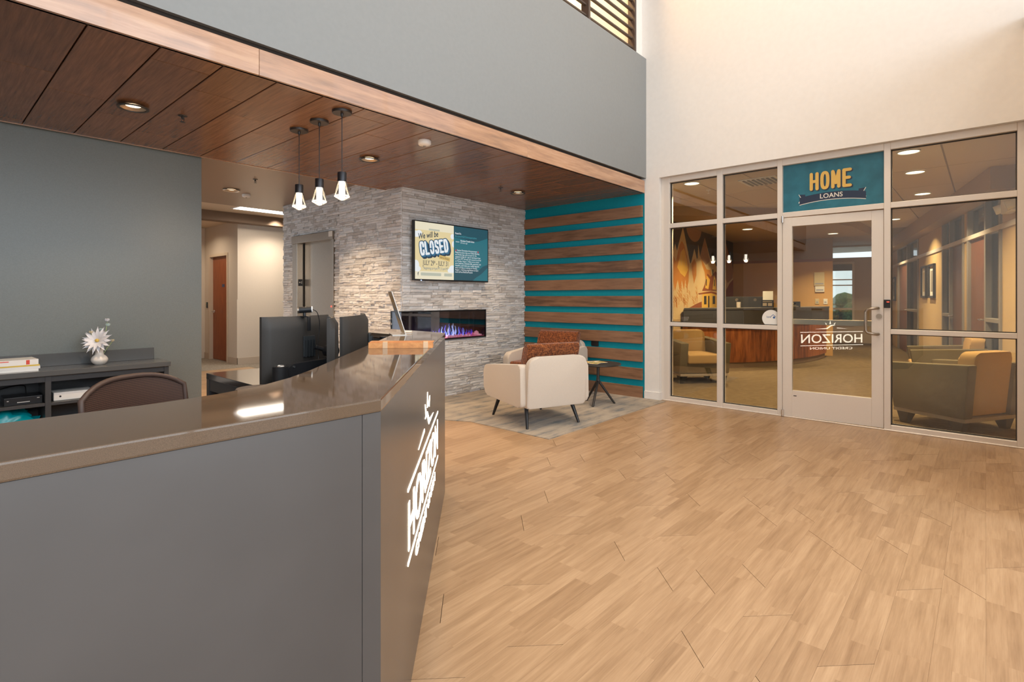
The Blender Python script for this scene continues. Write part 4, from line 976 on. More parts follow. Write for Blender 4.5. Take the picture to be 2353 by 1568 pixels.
# ================================================================== FIREPLACE
fp = root('fireplace', 'long electric fireplace with blue flames and pink embers, wrapping the stone corner', 'fireplace', (4.65, 5.25, FZ0))
FX0 = XL
s = B(); s.box(FX0, 5.46, FZ0, FXR, 5.475, FZ1); s.box(FX0, 5.25, FZ0, FXR, 5.47, FZ0 + 0.02); s.box(FX0, 5.25, FZ1 - 0.02, FXR, 5.47, FZ1); s.box(FXR - 0.02, 5.25, FZ0, FXR, 5.47, FZ1)
s.build('firebox', plain('black_firebox', (0.012, 0.011, 0.014), 0.25), fp, world=True)
s = B()
for r in ((FX0 - 0.03, FXR, FZ0, FZ0 + 0.012), (FX0 - 0.03, FXR, FZ1 - 0.012, FZ1), (FXR - 0.012, FXR, FZ0, FZ1)): s.box(r[0], 5.243, r[2], r[1], 5.256, r[3])
s.box(FX0 - 0.03, 5.25, FZ0, FX0 - 0.018, 5.455, FZ0 + 0.012); s.box(FX0 - 0.03, 5.25, FZ1 - 0.012, FX0 - 0.018, 5.455, FZ1); s.box(FX0 - 0.03, 5.443, FZ0, FX0 - 0.018, 5.455, FZ1)
s.build('frame', black, fp, world=True)
B().box(FX0 - 0.028, 5.246, FZ0 + 0.012, FXR - 0.012, 5.250, FZ1 - 0.012).build('glass', fire_glass, fp, world=True)
B().box(FX0 - 0.026, 5.25, FZ0 + 0.012, FX0 - 0.022, 5.445, FZ1 - 0.012).build('side_glass', fire_glass, fp, world=True)
rr = random.Random(11)
flm = [emit('flame_violet', (0.16, 0.12, 1.0), 3.2), emit('flame_blue', (0.30, 0.42, 1.0), 4.5), emit('flame_white', (0.75, 0.80, 1.0), 6.0)]
def flame(x, h, wd, y, m):
    s = B(); n = 6; ph = rr.uniform(0, 6)
    prof = [(wd * (1 - (i / n)) ** 0.8 * (0.6 + 0.4 * math.sin(2.2 * i + ph) ** 2) + 0.0008, 0.03 * h * math.sin(i * 1.4 + ph) + 0.0, h * i / n) for i in range(n + 1)]
    rings = []
    for (w_, dx, z_) in prof: rings.append([s.v((x + dx * 2 + w_ * c, y + w_ * 0.5 * d_, FZ0 + 0.03 + z_)) for c, d_ in ((-1, 0), (0, -1), (1, 0), (0, 1))])
    for a, c in zip(rings, rings[1:]):
        for k in range(4): s.face([a[k], a[(k + 1) % 4], c[(k + 1) % 4], c[k]])
    return s.build('flame', m, fp, 60, world=True)
for i in range(54):
    x = 4.02 + 1.24 * i / 53 + rr.uniform(-0.012, 0.012); core_ = math.exp(-((x - 4.86) / 0.28) ** 2)
    h = (0.045 + 0.105 * core_) * rr.uniform(0.45, 1.25)
    flame(x, h, 0.008 + 0.005 * core_, 5.39 + rr.uniform(-0.02, 0.02), flm[0] if core_ < 0.45 or rr.random() < 0.3 else (flm[1] if rr.random() < 0.7 else flm[2]))
area('fire_glow_lamp', (4.68, 5.385, FZ0 + 0.03), (0, 0.35, 1), 1.2, 0.03, 2.2, (0.22, 0.2, 1.0))
em = bmesh.new()
for i in range(260):
    x = rr.uniform(FX0 + 0.02, FXR - 0.03); y = rr.uniform(5.30, 5.43); r = rr.uniform(0.008, 0.017)
    M = Matrix.Translation((x, y, FZ0 + 0.024 + r * 0.6)) @ Matrix.Rotation(rr.uniform(0, 3), 4, Vector((rr.random(), rr.random(), rr.random() + .1)).normalized())
    bmesh.ops.create_icosphere(em, subdivisions=1, radius=r, matrix=M)
for x, r in ((5.27, 0.036), (5.20, 0.024), (5.12, 0.026), (4.98, 0.020)): bmesh.ops.create_icosphere(em, subdivisions=1, radius=r, matrix=Matrix.Translation((x, 5.33, FZ0 + 0.02 + r)))
me = bpy.data.meshes.new('ember_bed'); em.to_mesh(me); em.free()
def mk_ember():
    m, t, p = nt('pink_embers'); setp(p, (0.7, 0.35, 0.4), 0.3)
    f = N(t, 'ShaderNodeNewGeometry').outputs['Random Per Island']
    t.links.new(ramp(t, f, ((0.2, (0.75, 0.12, 0.28)), (0.6, (1.0, 0.42, 0.50)), (0.9, (1.0, 0.75, 0.78)))), p.inputs['Emission Color']); p.inputs['Emission Strength'].default_value = 2.6
    return m
me.materials.append(mk_ember()); o = bpy.data.objects.new('ember_bed', me); COL.objects.link(o); o.parent = fp; me.transform(MW[fp.name].inverted()); o['kind'] = 'stuff'
B().box(FX0, 5.262, FZ0 + 0.020, FXR - 0.02, 5.268, FZ0 + 0.026).build('glow_strip', emit('pink_strip', (1.0, 0.22, 0.35), 2.2), fp, world=True)
s = B()
for x in (5.06, 5.24, 5.325): s.box(x, 5.44, FZ0 + 0.02, x + 0.008, 5.458, FZ1 - 0.02)
s.build('back_rib', plain('dark_rib', (0.07, 0.065, 0.075), 0.3), fp, world=True)

# ================================================================== ELEVATOR
el = root('door_3', 'stainless steel elevator door set in the stone wall', 'elevator', (4.05, 7.6, 0), 0, None, 'structure')
B().box(4.015, EY0, 2.130, 4.16, EY1, 2.245, 0.003).build('header', steel, el, world=True)
B().box(4.012, EY0, 2.165, 4.016, EY0 + 0.10, 2.240).build('header_plate', plain('pale_plate', (0.75, 0.70, 0.62), 0.4), el, world=True)
B().box(4.03, EY0, 0, 4.16, EY0 + 0.075, 2.130, 0.003).build('jamb', steel, el, world=True)
B().box(4.03, EY1 - 0.155, 0, 4.16, EY1, 2.130, 0.003).build('jamb', steel, el, world=True)
B().box(4.135, EY0 + 0.075, 0.01, 4.16, 7.61, 2.130).build('leaf', steel, el, world=True)
B().box(4.142, 7.616, 0.01, 4.165, EY1 - 0.155, 2.130).build('leaf', steel, el, world=True)
B().box(4.16, EY0, 0.0, 4.168, EY1, 2.2).build('dark_gap', black_matte, el, world=True)
yp = EY1 - 0.155
B().box(4.136, yp - 0.028, 0.01, 4.1425, yp, 2.130).build('door_gap', black_matte, el, world=True)
pl = B().box(4.05, yp - 0.004, 1.47, 4.12, yp, 1.575).build('floor_plate', black, el, world=True)
s = B(); st = []
for i in range(10): a = math.pi / 2 + i * math.pi / 5; r = 0.017 if i % 2 == 0 else 0.007; st.append((4.073 + r * math.cos(a), 1.525 + r * math.sin(a)))
fE = lambda u, v, w: (u, yp - 0.004 - w, v)
s.flat(st, fE, 0.0008); s.flat([(4.098, 1.545), (4.106, 1.545), (4.106, 1.505), (4.098, 1.505)], fE, 0.0008); s.build('plate_print', MATS['white_print'], pl, world=True, rec=False)
s = B(); s.box(4.025, EY0 + 0.02, 1.04, 4.031, EY0 + 0.06, 1.22, 0.002); cp = s.build('call_plate', steel, el, world=True)
B().cyl((4.025, EY0 + 0.04, 1.16), (4.020, EY0 + 0.04, 1.16), 0.014, 14).build('call_button', emit('red_button', (1.0, 0.12, 0.08), 1.2), cp, 40, world=True)

# ================================================================== SEATING BY THE FIREPLACE
def lounge_chair(name, label, loc, rz):
    r = root(name, label, 'armchair', loc, rz, 'cream armchairs by the fireplace')
    side = rounded([(-0.415, 0.215), (0.40, 0.235), (0.415, 0.555), (-0.405, 0.635)], [0.05, 0.08, 0.07, 0.05], 5)
    for sx in (-1, 1):
        x0, x1 = (0.315, 0.402) if sx > 0 else (-0.402, -0.315)
        B().prism(side, lambda u, v, w: (w, u, v), x0, x1, 0.022, 3).build('arm', cream_fabric, r, 50)
    bk = rounded([(-0.345, 0.205), (0.345, 0.205), (0.345, 0.705), (-0.345, 0.705)], [0.03, 0.03, 0.12, 0.12], 6)
    B().prism(bk, lambda u, v, w: (u, -0.09 * (v - 0.2) + w, v), -0.435, -0.355, 0.02, 3).build('back_panel', cream_fabric, r, 50)
    B().box(-0.315, -0.36, 0.22, 0.315, 0.385, 0.34, 0.02, 3).build('seat_base', cream_fabric, r, 40)
    sc_ = B(); sc_.box(-0.312, -0.33, 0.342, 0.312, 0.40, 0.455, 0.03, 3); sc_.build('seat_cushion', tweed, r, 40)
    ck = rounded([(-0.05, 0.0), (0.05, 0.0), (0.05, 0.37), (-0.05, 0.37)], [0.02, 0.03, 0.045, 0.04], 5)
    b_ = B(); b_.prism([(u, v) for u, v in ck], lambda u, v, w: (w, -0.245 + u - 0.30 * v, 0.456 + v), -0.305, 0.305, 0.02, 3); b_.build('back_cushion', tweed, r, 40)
    for sx in (-1, 1):
        for (sy, fy, ty) in ((-1, -0.375, -0.33), (1, 0.37, 0.33)):
            B().tube([(sx * 0.265, ty * 0.86, 0.225), (sx * 0.305, fy, 0.0)], [0.023, 0.013], 12).build('leg', black, r, 50)
    return r
c1 = lounge_chair('armchair', 'cream armchair seen from behind at the front edge of the patterned carpet', (4.405, 3.585, 0.0075), R(70 - 90))
dup(c1, (5.60, 4.36, 0.0075), R(186 - 90), 'cream armchair against the slatted wall, partly hidden behind the front one')
tb = root('side_table', 'small round black side table on a tripod base', 'table', (5.53, 3.51, 0.0075))
B().lathe([(0, 0.470), (0.262, 0.470), (0.272, 0.474), (0.275, 0.481), (0.272, 0.488), (0, 0.490)], seg=48).build('table_top', plain('bronze_black', (0.028, 0.024, 0.022), 0.35), tb, 40)
B().cyl((0, 0, 0.26), (0, 0, 0.47), 0.019, 16).build('column', MATS['bronze_black'], tb, 40)
B().lathe([(0.018, 0.255), (0.024, 0.262), (0.024, 0.285), (0.019, 0.295)], seg=18, cap=False).build('collar', MATS['bronze_black'], tb, 40)
for (x, y) in ((5.596, 3.724), (5.315, 3.446), (5.666, 3.358)):
    B().tube([(0, 0, 0.285), ((x - 5.53) * 0.94, (y - 3.51) * 0.94, 0.012), (x - 5.53, y - 3.51, 0.0)], [0.017, 0.013, 0.011], 10).build('leg', MATS['bronze_black'], tb, 50)
for i, (x, y, a, lab) in enumerate(((5.52, 3.60, 40, 'yellow brochure farther from the camera on the round side table'), (5.47, 3.50, 15, 'yellow brochure at the near edge of the round side table'), (5.58, 3.52, 65, 'yellow brochure on the right of the round side table'))):
    o = root('brochure', lab, 'brochure', (x, y, 0.4985 + 0.003 * i), R(a), 'brochures on the side table')
    B().box(-0.10, -0.05, 0, 0.10, 0.05, 0.0022).build('sheets', paper, o)
    s = B(); s.flat([(-0.098, -0.048), (0.098, -0.048), (0.098, 0.048), (-0.098, 0.048)], XY, 0.0024); s.mi = 1; s.flat([(-0.06, -0.02), (0.02, -0.03), (0.03, 0.02), (-0.04, 0.03)], XY, 0.0026); s.mi = 2; s.flat([(0.045, -0.035), (0.085, -0.03), (0.085, 0.035), (0.05, 0.03)], XY, 0.0026)
    s.build('cover_print', [plain('brochure_yellow', (0.66, 0.48, 0.16), 0.5), plain('brochure_green', (0.18, 0.24, 0.10), 0.5), paper] if i == 0 else [MATS['brochure_yellow'], MATS['brochure_green'], paper], o, rec=False)
o = root('wall_outlet', 'black outlet plate between the boards behind the far armchair', 'outlet', (6.24, 4.02, 0.65))
B().box(WX - 0.012, 3.95, 0.625, WX + 0.005, 4.06, 0.705, 0.003).build('plate', black, o, world=True)

# ================================================================== CEILING FIXTURES
lens_warm = emit('warm_lens', (1.0, 0.80, 0.55), 3.0)
refl = plain('can_reflector', (0.62, 0.50, 0.38), 0.3, metal=0.6)
def can(loc, label, r=0.085, trim=black, power=9, group='recessed ceiling lights', spread=110):
    o = root('recessed_light', label, 'light', loc, 0, group)
    B().lathe([(r * 0.86, 0.0), (r * 0.88, -0.006), (r * 1.06, -0.005), (r * 1.08, 0.0)], seg=36, cap=False).build('trim_ring', trim, o, 40)
    B().lathe([(r * 0.88, -0.001), (r * 0.80, 0.004), (r * 0.52, 0.0145)], seg=36, cap=False).build('reflector', refl, o, 60, rec=False)
    B().lathe([(0, 0.0150), (r * 0.55, 0.0148)], seg=24).build('lens', lens_warm, o)
    if power:
        l = disk('recessed_light_lamp', (loc[0], loc[1], loc[2] - 0.012), r * 0.25, power, WARM, spread); l['kind'] = 'helper'
    return o
# wood-ceiling cans: cut visually by a black pocket disc just under the panel
bronze = plain('dark_bronze_trim', (0.03, 0.022, 0.018), 0.4)
def pocket(x, y, z, r): pass
can((1.035, 4.426, ZC - 0.0152), 'recessed light in the wood ceiling above the credenza end', 0.088, bronze, 12)
can((2.924, 4.410, ZC - 0.0152), 'recessed light in the wood ceiling just right of the pendant lamps', 0.088, bronze, 12)
can((5.111, 4.429, ZC - 0.0152), 'recessed light in the wood ceiling near the slatted wall', 0.088, bronze, 12)
can((2.96, 7.80, 2.78 - 0.0152), 'recessed light in the taupe hallway ceiling', 0.10, refl, 16)
def smoke(loc, label):
    o = root('smoke_detector', label, 'detector', loc)
    B().lathe([(0.052, 0.0), (0.055, -0.006), (0.055, -0.03), (0.048, -0.040), (0.028, -0.046), (0, -0.047)], seg=32).build('housing', white_plastic, o, 40)
    B().lathe([(0.012, -0.0465), (0.012, -0.052), (0, -0.053)], seg=14).build('sensor', plain('grey_sensor', (0.25, 0.22, 0.20), 0.5) if 'grey_sensor' not in MATS else MATS['grey_sensor'], o, 40)
smoke((2.901, 3.56, ZC), 'white smoke detector on the wood ceiling'); smoke((3.24, 8.0, 2.78), 'white smoke detector on the taupe hallway ceiling')
def sprinkler(loc, label, m=None):
    o = root('sprinkler_head', label, 'sprinkler', loc, R(20)); m = m or bronze
    B().lathe([(0.030, 0), (0.028, -0.005), (0.012, -0.006)], seg=24).build('escutcheon', m, o, 40)
    s = B(); s.cyl((0, 0, -0.004), (0, 0, -0.028), 0.006, 10); s.tube([(0.010, 0, -0.012), (0.012, 0, -0.03), (0.003, 0, -0.045)], 0.0025, 6); s.tube([(-0.010, 0, -0.012), (-0.012, 0, -0.03), (-0.003, 0, -0.045)], 0.0025, 6); s.build('body', m, o, 40)
    s = B(); s.lathe([(0, -0.045), (0.018, -0.046), (0.018, -0.048), (0, -0.048)], seg=16); s.build('deflector', m, o, 40)
sprinkler((1.332, 4.398, ZC), 'bronze sprinkler head by the light above the credenza'); sprinkler((4.759, 4.40, ZC), 'bronze sprinkler head above the television'); sprinkler((2.90, 6.89, 2.78), 'dark sprinkler head on the taupe hallway ceiling')
for y, lab in ((3.44, 'pendant lamp nearest the wood fascia, rightmost of three'), (3.756, 'middle pendant lamp of the row of three'), (4.07, 'pendant lamp farthest from the fascia, leftmost of three')):
    o = root('pendant_lamp', lab + ', clear glass on a black cord', 'lamp', (2.053, y, ZC), 0, 'pendant lamps over the reception desk')
    B().lathe([(0, -0.018), (0.066, -0.018), (0.068, -0.015), (0.068, 0.0), (0, 0)], seg=36).build('canopy', bronze, o, 40)
    B().lathe([(0.010, -0.018), (0.008, -0.04), (0.004, -0.045)], seg=12).build('strain_relief', black, o, 40)
    B().cyl((0, 0, -0.02), (0, 0, -0.44), 0.0032, 8).build('cord', black, o, 60)
    B().lathe([(0, -0.437), (0.030, -0.438), (0.031, -0.441), (0.031, -0.505), (0, -0.506)], seg=28).build('socket', plain('satin_black_metal', (0.03, 0.03, 0.035), 0.3, metal=0.6) if 'satin_black_metal' not in MATS else MATS['satin_black_metal'], o, 40)
    B().lathe([(0.031, -0.507), (0.034, -0.512), (0.052, -0.608), (0.046, -0.616), (0.012, -0.637), (0, -0.638)], seg=28).build('glass_shade', bulb_glass, o, 25)
    B().lathe([(0.0505, -0.603), (0.0535, -0.608), (0.0505, -0.613), (0.0475, -0.608), (0.0505, -0.603)], seg=28, cap=False).build('glass_rim', emit('glass_edge_glow', (1.0, 0.85, 0.65), 1.6) if 'glass_edge_glow' not in MATS else MATS['glass_edge_glow'], o, 60)  # emissive ring: bright outline of the glass put into its colour
    B().lathe([(0, -0.508), (0.020, -0.508), (0.021, -0.512), (0.021, -0.598), (0, -0.600)], seg=20).build('light_core', emit('pendant_core', (1.0, 0.92, 0.80), 9.0) if 'pendant_core' not in MATS else MATS['pendant_core'], o, 40)
for y in (3.44, 3.756, 4.07):
    d = bpy.data.lights.new('pendant_lamp_light', 'POINT'); d.energy = 7; d.color = WARM; d.shadow_soft_size = 0.03
    o = bpy.data.objects.new('pendant_lamp_light', d); COL.objects.link(o); o.location = (2.053, y, ZC - 0.625)
# light panel in the strip of tiled ceiling
o = root('troffer_light', 'rectangular light panel in the hallway ceiling', 'light', (4.35, 9.62, 2.85))
B().box(3.72, 9.40, 2.838, 4.98, 9.86, 2.8495, 0.002, 1).build('frame', white_plastic, o, world=True); B().box(3.76, 9.43, 2.835, 4.94, 9.83, 2.8385).build('diffuser', emit('panel_light', (1.0, 0.95, 0.88), 3.2), o, world=True)
area('light_panel_lamp', (4.35, 9.63, 2.82), (0, 0, -1), 1.1, 0.35, 26, (1.0, 0.88, 0.72), 170)
disk('corridor_fill_lamp', (3.4, 11.6, 2.74), 0.15, 14, MID, 150)  # fill light added in the far corridor, no fixture there
disk('wall_fill_lamp', (4.75, 10.2, 2.80), 0.08, 6, (1.0, 0.88, 0.72), 100, (0.0, 0.35, -1))  # added fill light aimed at the beige hallway wall, no fixture
can((2.95, 6.02, 2.78 - 0.0152), 'recessed light in the taupe ceiling close behind the wood ceiling edge', 0.10, refl, 36, spread=105)
# louvred rail above the bulkhead
lv = root('louvre_screen', 'dark louvred screen above the grey bulkhead', 'screen', (5.2, 3.32, 4.33))
lm = plain('dark_louvre', (0.075, 0.055, 0.045), 0.5)
for x in (6.00, 4.965, 3.93): B().box(x, 3.27, 4.33, x + 0.035, 3.37, 6.4, 0.002, 1).build('post', lm, lv, world=True)
for k in range(16): B().box(3.965, 3.30, 4.40 + 0.118 * k, 6.00, 3.335, 4.420 + 0.118 * k, 0.002, 1).build('slat', lm, lv, world=True)
disk('upper_floor_fill_lamp', (5.3, 4.2, 6.6), 0.3, 130, (1.0, 0.65, 0.3), 160)  # fill light added to brighten the amber upper wall, no fixture

# ================================================================== LOAN OFFICE BEHIND THE GLASS
PHI = R(12.5); MO = Matrix.Translation((6.4, 3.06, 0)) @ Matrix.Rotation(PHI, 4, 'Z')
def WO(u, v, z=0.0): p = MO @ Vector((u, v, z)); return (p.x, p.y, p.z)
b = B(); b.box(6.29, -7.0, -0.10, 22.0, 6.5, 0.0); struct(b, 'floor', brown_carpet, 'brown textured carpet of the loan office', 'floor')
b = B(); b.box(6.405, -7.0, 2.765, 20.5, 6.0, 2.85)
co = struct(b, 'ceiling', plain('ceiling_grid', (0.36, 0.28, 0.20), 0.8), 'acoustic tile ceiling of the loan office', 'ceiling')
FA = [(7.45, 4.2), (7.72, 4.02), (8.10, 3.75), (8.68, 3.17), (9.44, 2.56), (10.4, 2.10), (11.6, 1.85), (13.4, 1.80)]
def in_soffit(x, y):
    for (a, c) in zip(FA, FA[1:]):
        if a[0] <= x <= c[0]: return y > a[1] + (c[1] - a[1]) * (x - a[0]) / (c[0] - a[0])
    return False
x = 6.42
while x < 13.0:
    y = -0.9
    while y < 4.2:
        if not all(in_soffit(px, py) for px, py in ((x, y), (x + 1.2, y), (x, y + 0.6), (x + 1.2, y + 0.6))):
            B().box(x + 0.008, y + 0.008, 2.75, x + 1.212, y + 0.602, 2.764).build('ceiling_tile', tile_ceiling, co)
        y += 0.61
    x += 1.22
b = B(); b.prism(FA + [(13.4, 5.2), (7.45, 5.2)], XY, 2.60, 2.749); struct(b, 'ceiling', plain('soffit_tan', (0.40, 0.27, 0.15), 0.7), 'lowered ceiling with a curved edge over the loan office desk', 'ceiling')
# mural wall and its flat print
AM = R(6.6); OMx, OMy = 13.08, 4.53
fW = lambda s, z, w: (OMx - s * math.cos(AM) + w * math.sin(AM), OMy - s * math.sin(AM) - w * math.cos(AM), z)
b = B(); b.prism([(-0.1, 0), (6.74, 0), (6.74, 2.76), (-0.1, 2.76)], fW, -0.12, 0.0); wm = struct(b, 'wall_mural', plain('mural_wall_paint', (0.60, 0.42, 0.22), 0.7), 'loan office wall carrying the orange mountain mural', 'wall')
t = B(); L = 0.002
def mp(mi, pts, lay): t.mi = mi; t.flat(pts, fW, L + 0.0005 * lay)
mp(0, [(0.0, 0.9), (6.6, 0.9), (6.6, 2.6), (0.0, 2.6)], 0)                                   # dark sky
mp(1, [(3.175 + 0.5 * math.cos(i * .2618), 2.64 + 0.29 * math.sin(i * .2618)) for i in range(12, 25)], 1)  # moon
for (mi, pts, lay) in (
    (2, [(6.6, 0.9), (6.6, 2.0), (5.6, 2.45), (4.9, 2.05), (4.435, 2.03), (4.29, 2.227), (4.19, 2.11), (3.86, 2.56), (3.78, 2.46), (3.42, 1.92), (3.36, 1.95), (3.154, 2.222), (2.99, 2.03), (2.93, 2.06), (2.899, 2.325), (2.78, 2.10), (2.44, 2.497), (1.96, 2.03), (1.813, 2.168), (1.55, 1.95), (1.2, 2.15), (0.85, 2.42), (0.75, 2.58), (0.60, 2.42), (0.10, 2.10), (0.0, 1.9), (0.0, 0.9)], 2),
    (1, [(2.44, 2.497), (2.78, 2.10), (2.60, 2.02), (2.35, 1.95), (2.05, 2.04)], 3), (1, [(0.75, 2.55), (0.60, 2.42), (0.10, 2.10), (0.0, 1.9), (0.05, 1.75), (0.55, 1.62), (1.0, 1.9), (1.0, 2.3)], 3),
    (3, [(4.435, 2.03), (4.25, 1.92), (4.05, 2.22), (3.92, 2.30), (3.78, 2.24), (3.62, 2.05), (3.50, 1.90), (3.52, 1.60), (3.62, 1.45), (3.72, 1.62), (3.80, 1.42), (3.92, 1.60), (4.02, 1.38), (4.15, 1.60), (4.3, 1.40), (4.435, 1.62)], 3),
    (4, [(3.98, 2.10), (3.80, 2.18), (3.62, 1.98), (3.55, 1.80), (3.75, 1.66), (4.0, 1.72), (4.18, 1.82)], 4),
    (3, [(6.6, 1.95), (5.6, 2.3), (5.0, 1.9), (4.55, 1.95), (4.6, 1.5), (5.2, 1.7), (5.8, 1.4), (6.6, 1.7)], 3),
    (3, [(3.34, 1.93), (3.16, 2.03), (3.02, 1.94), (3.02, 1.72), (3.18, 1.55), (3.30, 1.75)], 3),
    (3, [(2.72, 2.07), (2.50, 1.97), (2.30, 1.86), (2.02, 1.86), (1.90, 1.72), (2.05, 1.55), (2.35, 1.58), (2.45, 1.80), (2.62, 1.92)], 4),
    (5, [(2.637, 1.42), (1.20, 1.44), (1.20, 1.75), (1.62, 1.85), (2.0, 1.72), (2.25, 1.78), (2.45, 1.55)], 5),
    (4, [(2.42, 1.48), (2.18, 1.46), (2.05, 1.66), (2.30, 1.74)], 6), (4, [(1.86, 1.46), (1.55, 1.45), (1.62, 1.70), (1.74, 1.76)], 6),
    (4, [(2.64, 1.08), (1.1, 1.06), (1.1, 1.42), (2.60, 1.40)], 5), (5, [(2.90, 1.37), (1.95, 1.42), (1.2, 1.36), (1.2, 1.32), (1.95, 1.38), (2.86, 1.345)], 6),
    (0, [(2.50, 1.15), (2.32, 1.15), (2.32, 1.32), (2.50, 1.32)], 6), (0, [(2.20, 1.08), (2.10, 1.08), (2.10, 1.32), (2.20, 1.32)], 6), (0, [(1.85, 1.15), (1.65, 1.15), (1.65, 1.32), (1.85, 1.32)], 6),
    (0, [(2.36, 1.53), (2.30, 1.53), (2.30, 1.66), (2.36, 1.66)], 7), (0, [(1.74, 1.53), (1.68, 1.53), (1.68, 1.67), (1.74, 1.67)], 7), (0, [(1.87, 1.74), (1.80, 1.74), (1.80, 1.88), (1.87, 1.88)], 7),
    (5, [(3.60, 1.08), (2.66, 1.08), (2.66, 1.21), (3.0, 1.17)], 5), (5, [(0.85, 1.05), (0.0, 1.05), (0.0, 1.72), (0.35, 1.62), (0.70, 1.45)], 5), (3, [(1.1, 1.05), (0.72, 1.05), (0.86, 1.45), (1.0, 1.62)], 6)):
    mp(mi, pts, lay)
rr = random.Random(9)
for i in range(26):
    s0 = rr.uniform(2.8, 4.4); z0 = rr.uniform(1.10, 1.40); h = rr.uniform(0.10, 0.28)
    mp(3, [(s0 - 0.012, z0), (s0 + 0.012, z0), (s0 + 0.004, z0 + h), (s0 - 0.004, z0 + h)], 4)
    for k in (0.35, 0.65): mp(3, [(s0, z0 + h * k), (s0 + 0.10, z0 + h * k + 0.05), (s0 + 0.095, z0 + h * k + 0.062), (s0, z0 + h * k + 0.014)], 4)
for s0 in (4.05, 3.95, 3.72, 3.60, 3.55): mp(2, [(s0 - 0.010, 1.86), (s0 + 0.010, 1.86), (s0 + 0.003, 2.15), (s0 - 0.003, 2.15)], 6)
t.build('mural_print', [plain('mural_dark', (0.045, 0.038, 0.030), 0.6), plain('mural_clay', (0.42, 0.22, 0.11), 0.6), plain('mural_cream', (0.72, 0.52, 0.26), 0.6), plain('mural_orange', (0.62, 0.24, 0.03), 0.6), plain('mural_yellow', (0.88, 0.52, 0.08), 0.6), plain('mural_rust', (0.32, 0.085, 0.02), 0.6)], wm, rec=False)
# back wall, corridor walls (rotated wing)
b = B(MO); b.box(6.84, -2.06, 0, 6.98, 0.05, 2.13); b.box(6.98, -2.06, 0, 11.0, -1.95, 2.76); b.mi = 1; b.box(6.84, -2.06, 2.13, 6.98, 0.05, 2.76)
b.mi = 2; b.box(6.825, -2.06, 2.09, 6.84, 0.05, 2.15)
struct(b, 'wall_office_back', [ochre, plain('upper_taupe', (0.28, 0.17, 0.09), 0.7), plain('rust_rail', (0.25, 0.09, 0.04), 0.5)], 'ochre back wall of the loan office with a dark rail', 'wall')
b = B(MO)
b.M = MO @ Matrix(((0, 1, 0, 0), (1, 0, 0, 0), (0, 0, 1, 0), (0, 0, 0, 1)))      # local x -> v, local y -> u
holes_box(b, -6.5, -1.95, 11.0, 11.14, 0, 2.76, [(-2.70, -2.12, 0.50, 2.26), (-3.30, -2.1, 2.42, 2.72)])
struct(b, 'wall_office_far', beige_paint, 'beige wall at the far end of the loan office corridor', 'wall')
f = B(MO @ Matrix(((0, 1, 0, 0), (1, 0, 0, 0), (0, 0, 1, 0), (0, 0, 0, 1))))
for (a, c, z0, z1) in ((-2.72, -2.67, 0.48, 2.30), (-2.15, -2.10, 0.48, 2.30), (-2.7, -2.1, 2.24, 2.30), (-2.7, -2.1, 0.48, 0.53), (-2.7, -2.1, 1.62, 1.65), (-2.7, -2.1, 1.78, 1.81), (-2.7, -2.1, 0.94, 0.99)): f.box(a, 10.98, z0, c, 11.04, z1)
f.mi = 1; f.box(-2.67, 11.03, 2.05, -2.15, 11.036, 2.25); f.mi = 2; f.box(-2.67, 11.02, 0.53, -2.15, 11.024, 2.05)
struct(f, 'window_5', [white_plastic, plain('blind_fabric', (0.2, 0.16, 0.12), 0.8), pane_glass], 'white framed window at the far end of the loan office corridor', 'window')
hd = B(MO)
for k in range(14):
    u0, v0 = 13.6 + (k % 3) * 0.5, -4.6 + k * 0.28; 
    bmesh.ops.create_icosphere(hd.bm, subdivisions=2, radius=0.42, matrix=MO @ Matrix.Translation((u0, v0, 0.75 + 0.35 * math.sin(k * 2.1))))
tag(hd.build('hedge', plain('hedge_green', (0.10, 0.20, 0.06), 0.9, speck=0.5, scale=14)), 'green hedge outside the far corridor window', 'hedge', kind='stuff')
VC = -3.58
b = B(MO)
for (a, c) in ((-0.9, 1.35), (2.88, 3.10), (4.52, 6.80), (9.70, 11.1)): b.box(a, VC - 0.14, 0, c, VC, 2.76)
b.box(1.35, VC - 0.14, 2.56, 9.7, VC, 2.76)
b.mi = 1
for (a, c) in ((-0.9, 1.35), (2.88, 3.10), (4.52, 6.80), (9.70, 11.0)): b.box(a, VC, 2.09, c, VC + 0.02, 2.15)
wc2 = struct(b, 'wall_office_corridor', [plain('wheat_paint', (0.58, 0.41, 0.20), 0.7), frame_metal], 'wheat coloured corridor wall with glazed office fronts', 'wall')
b = B(MO); b.box(0.9, VC, 2.50, 11.0, VC + 0.21, 2.75); struct(b, 'trim_5', plain('bulkhead_tan', (0.42, 0.28, 0.15), 0.7), 'tan bulkhead along the corridor side of the loan office ceiling', 'bulkhead')
b = B(MO); b.box(-0.9, -6.1, 0, 11.1, -6.0, 2.76); struct(b, 'wall_offices', beige_paint, 'rear wall of the small offices beyond the corridor', 'wall')
office_door_wood = wood('brown_office_door_veneer', ((0.3, (0.10, 0.036, 0.016)), (0.6, (0.18, 0.068, 0.028)), (0.8, (0.25, 0.105, 0.045))), axis=2, rough=0.35, stretch=12, scale=3)
gm = plain('grey_frame', (0.26, 0.24, 0.22), 0.5)
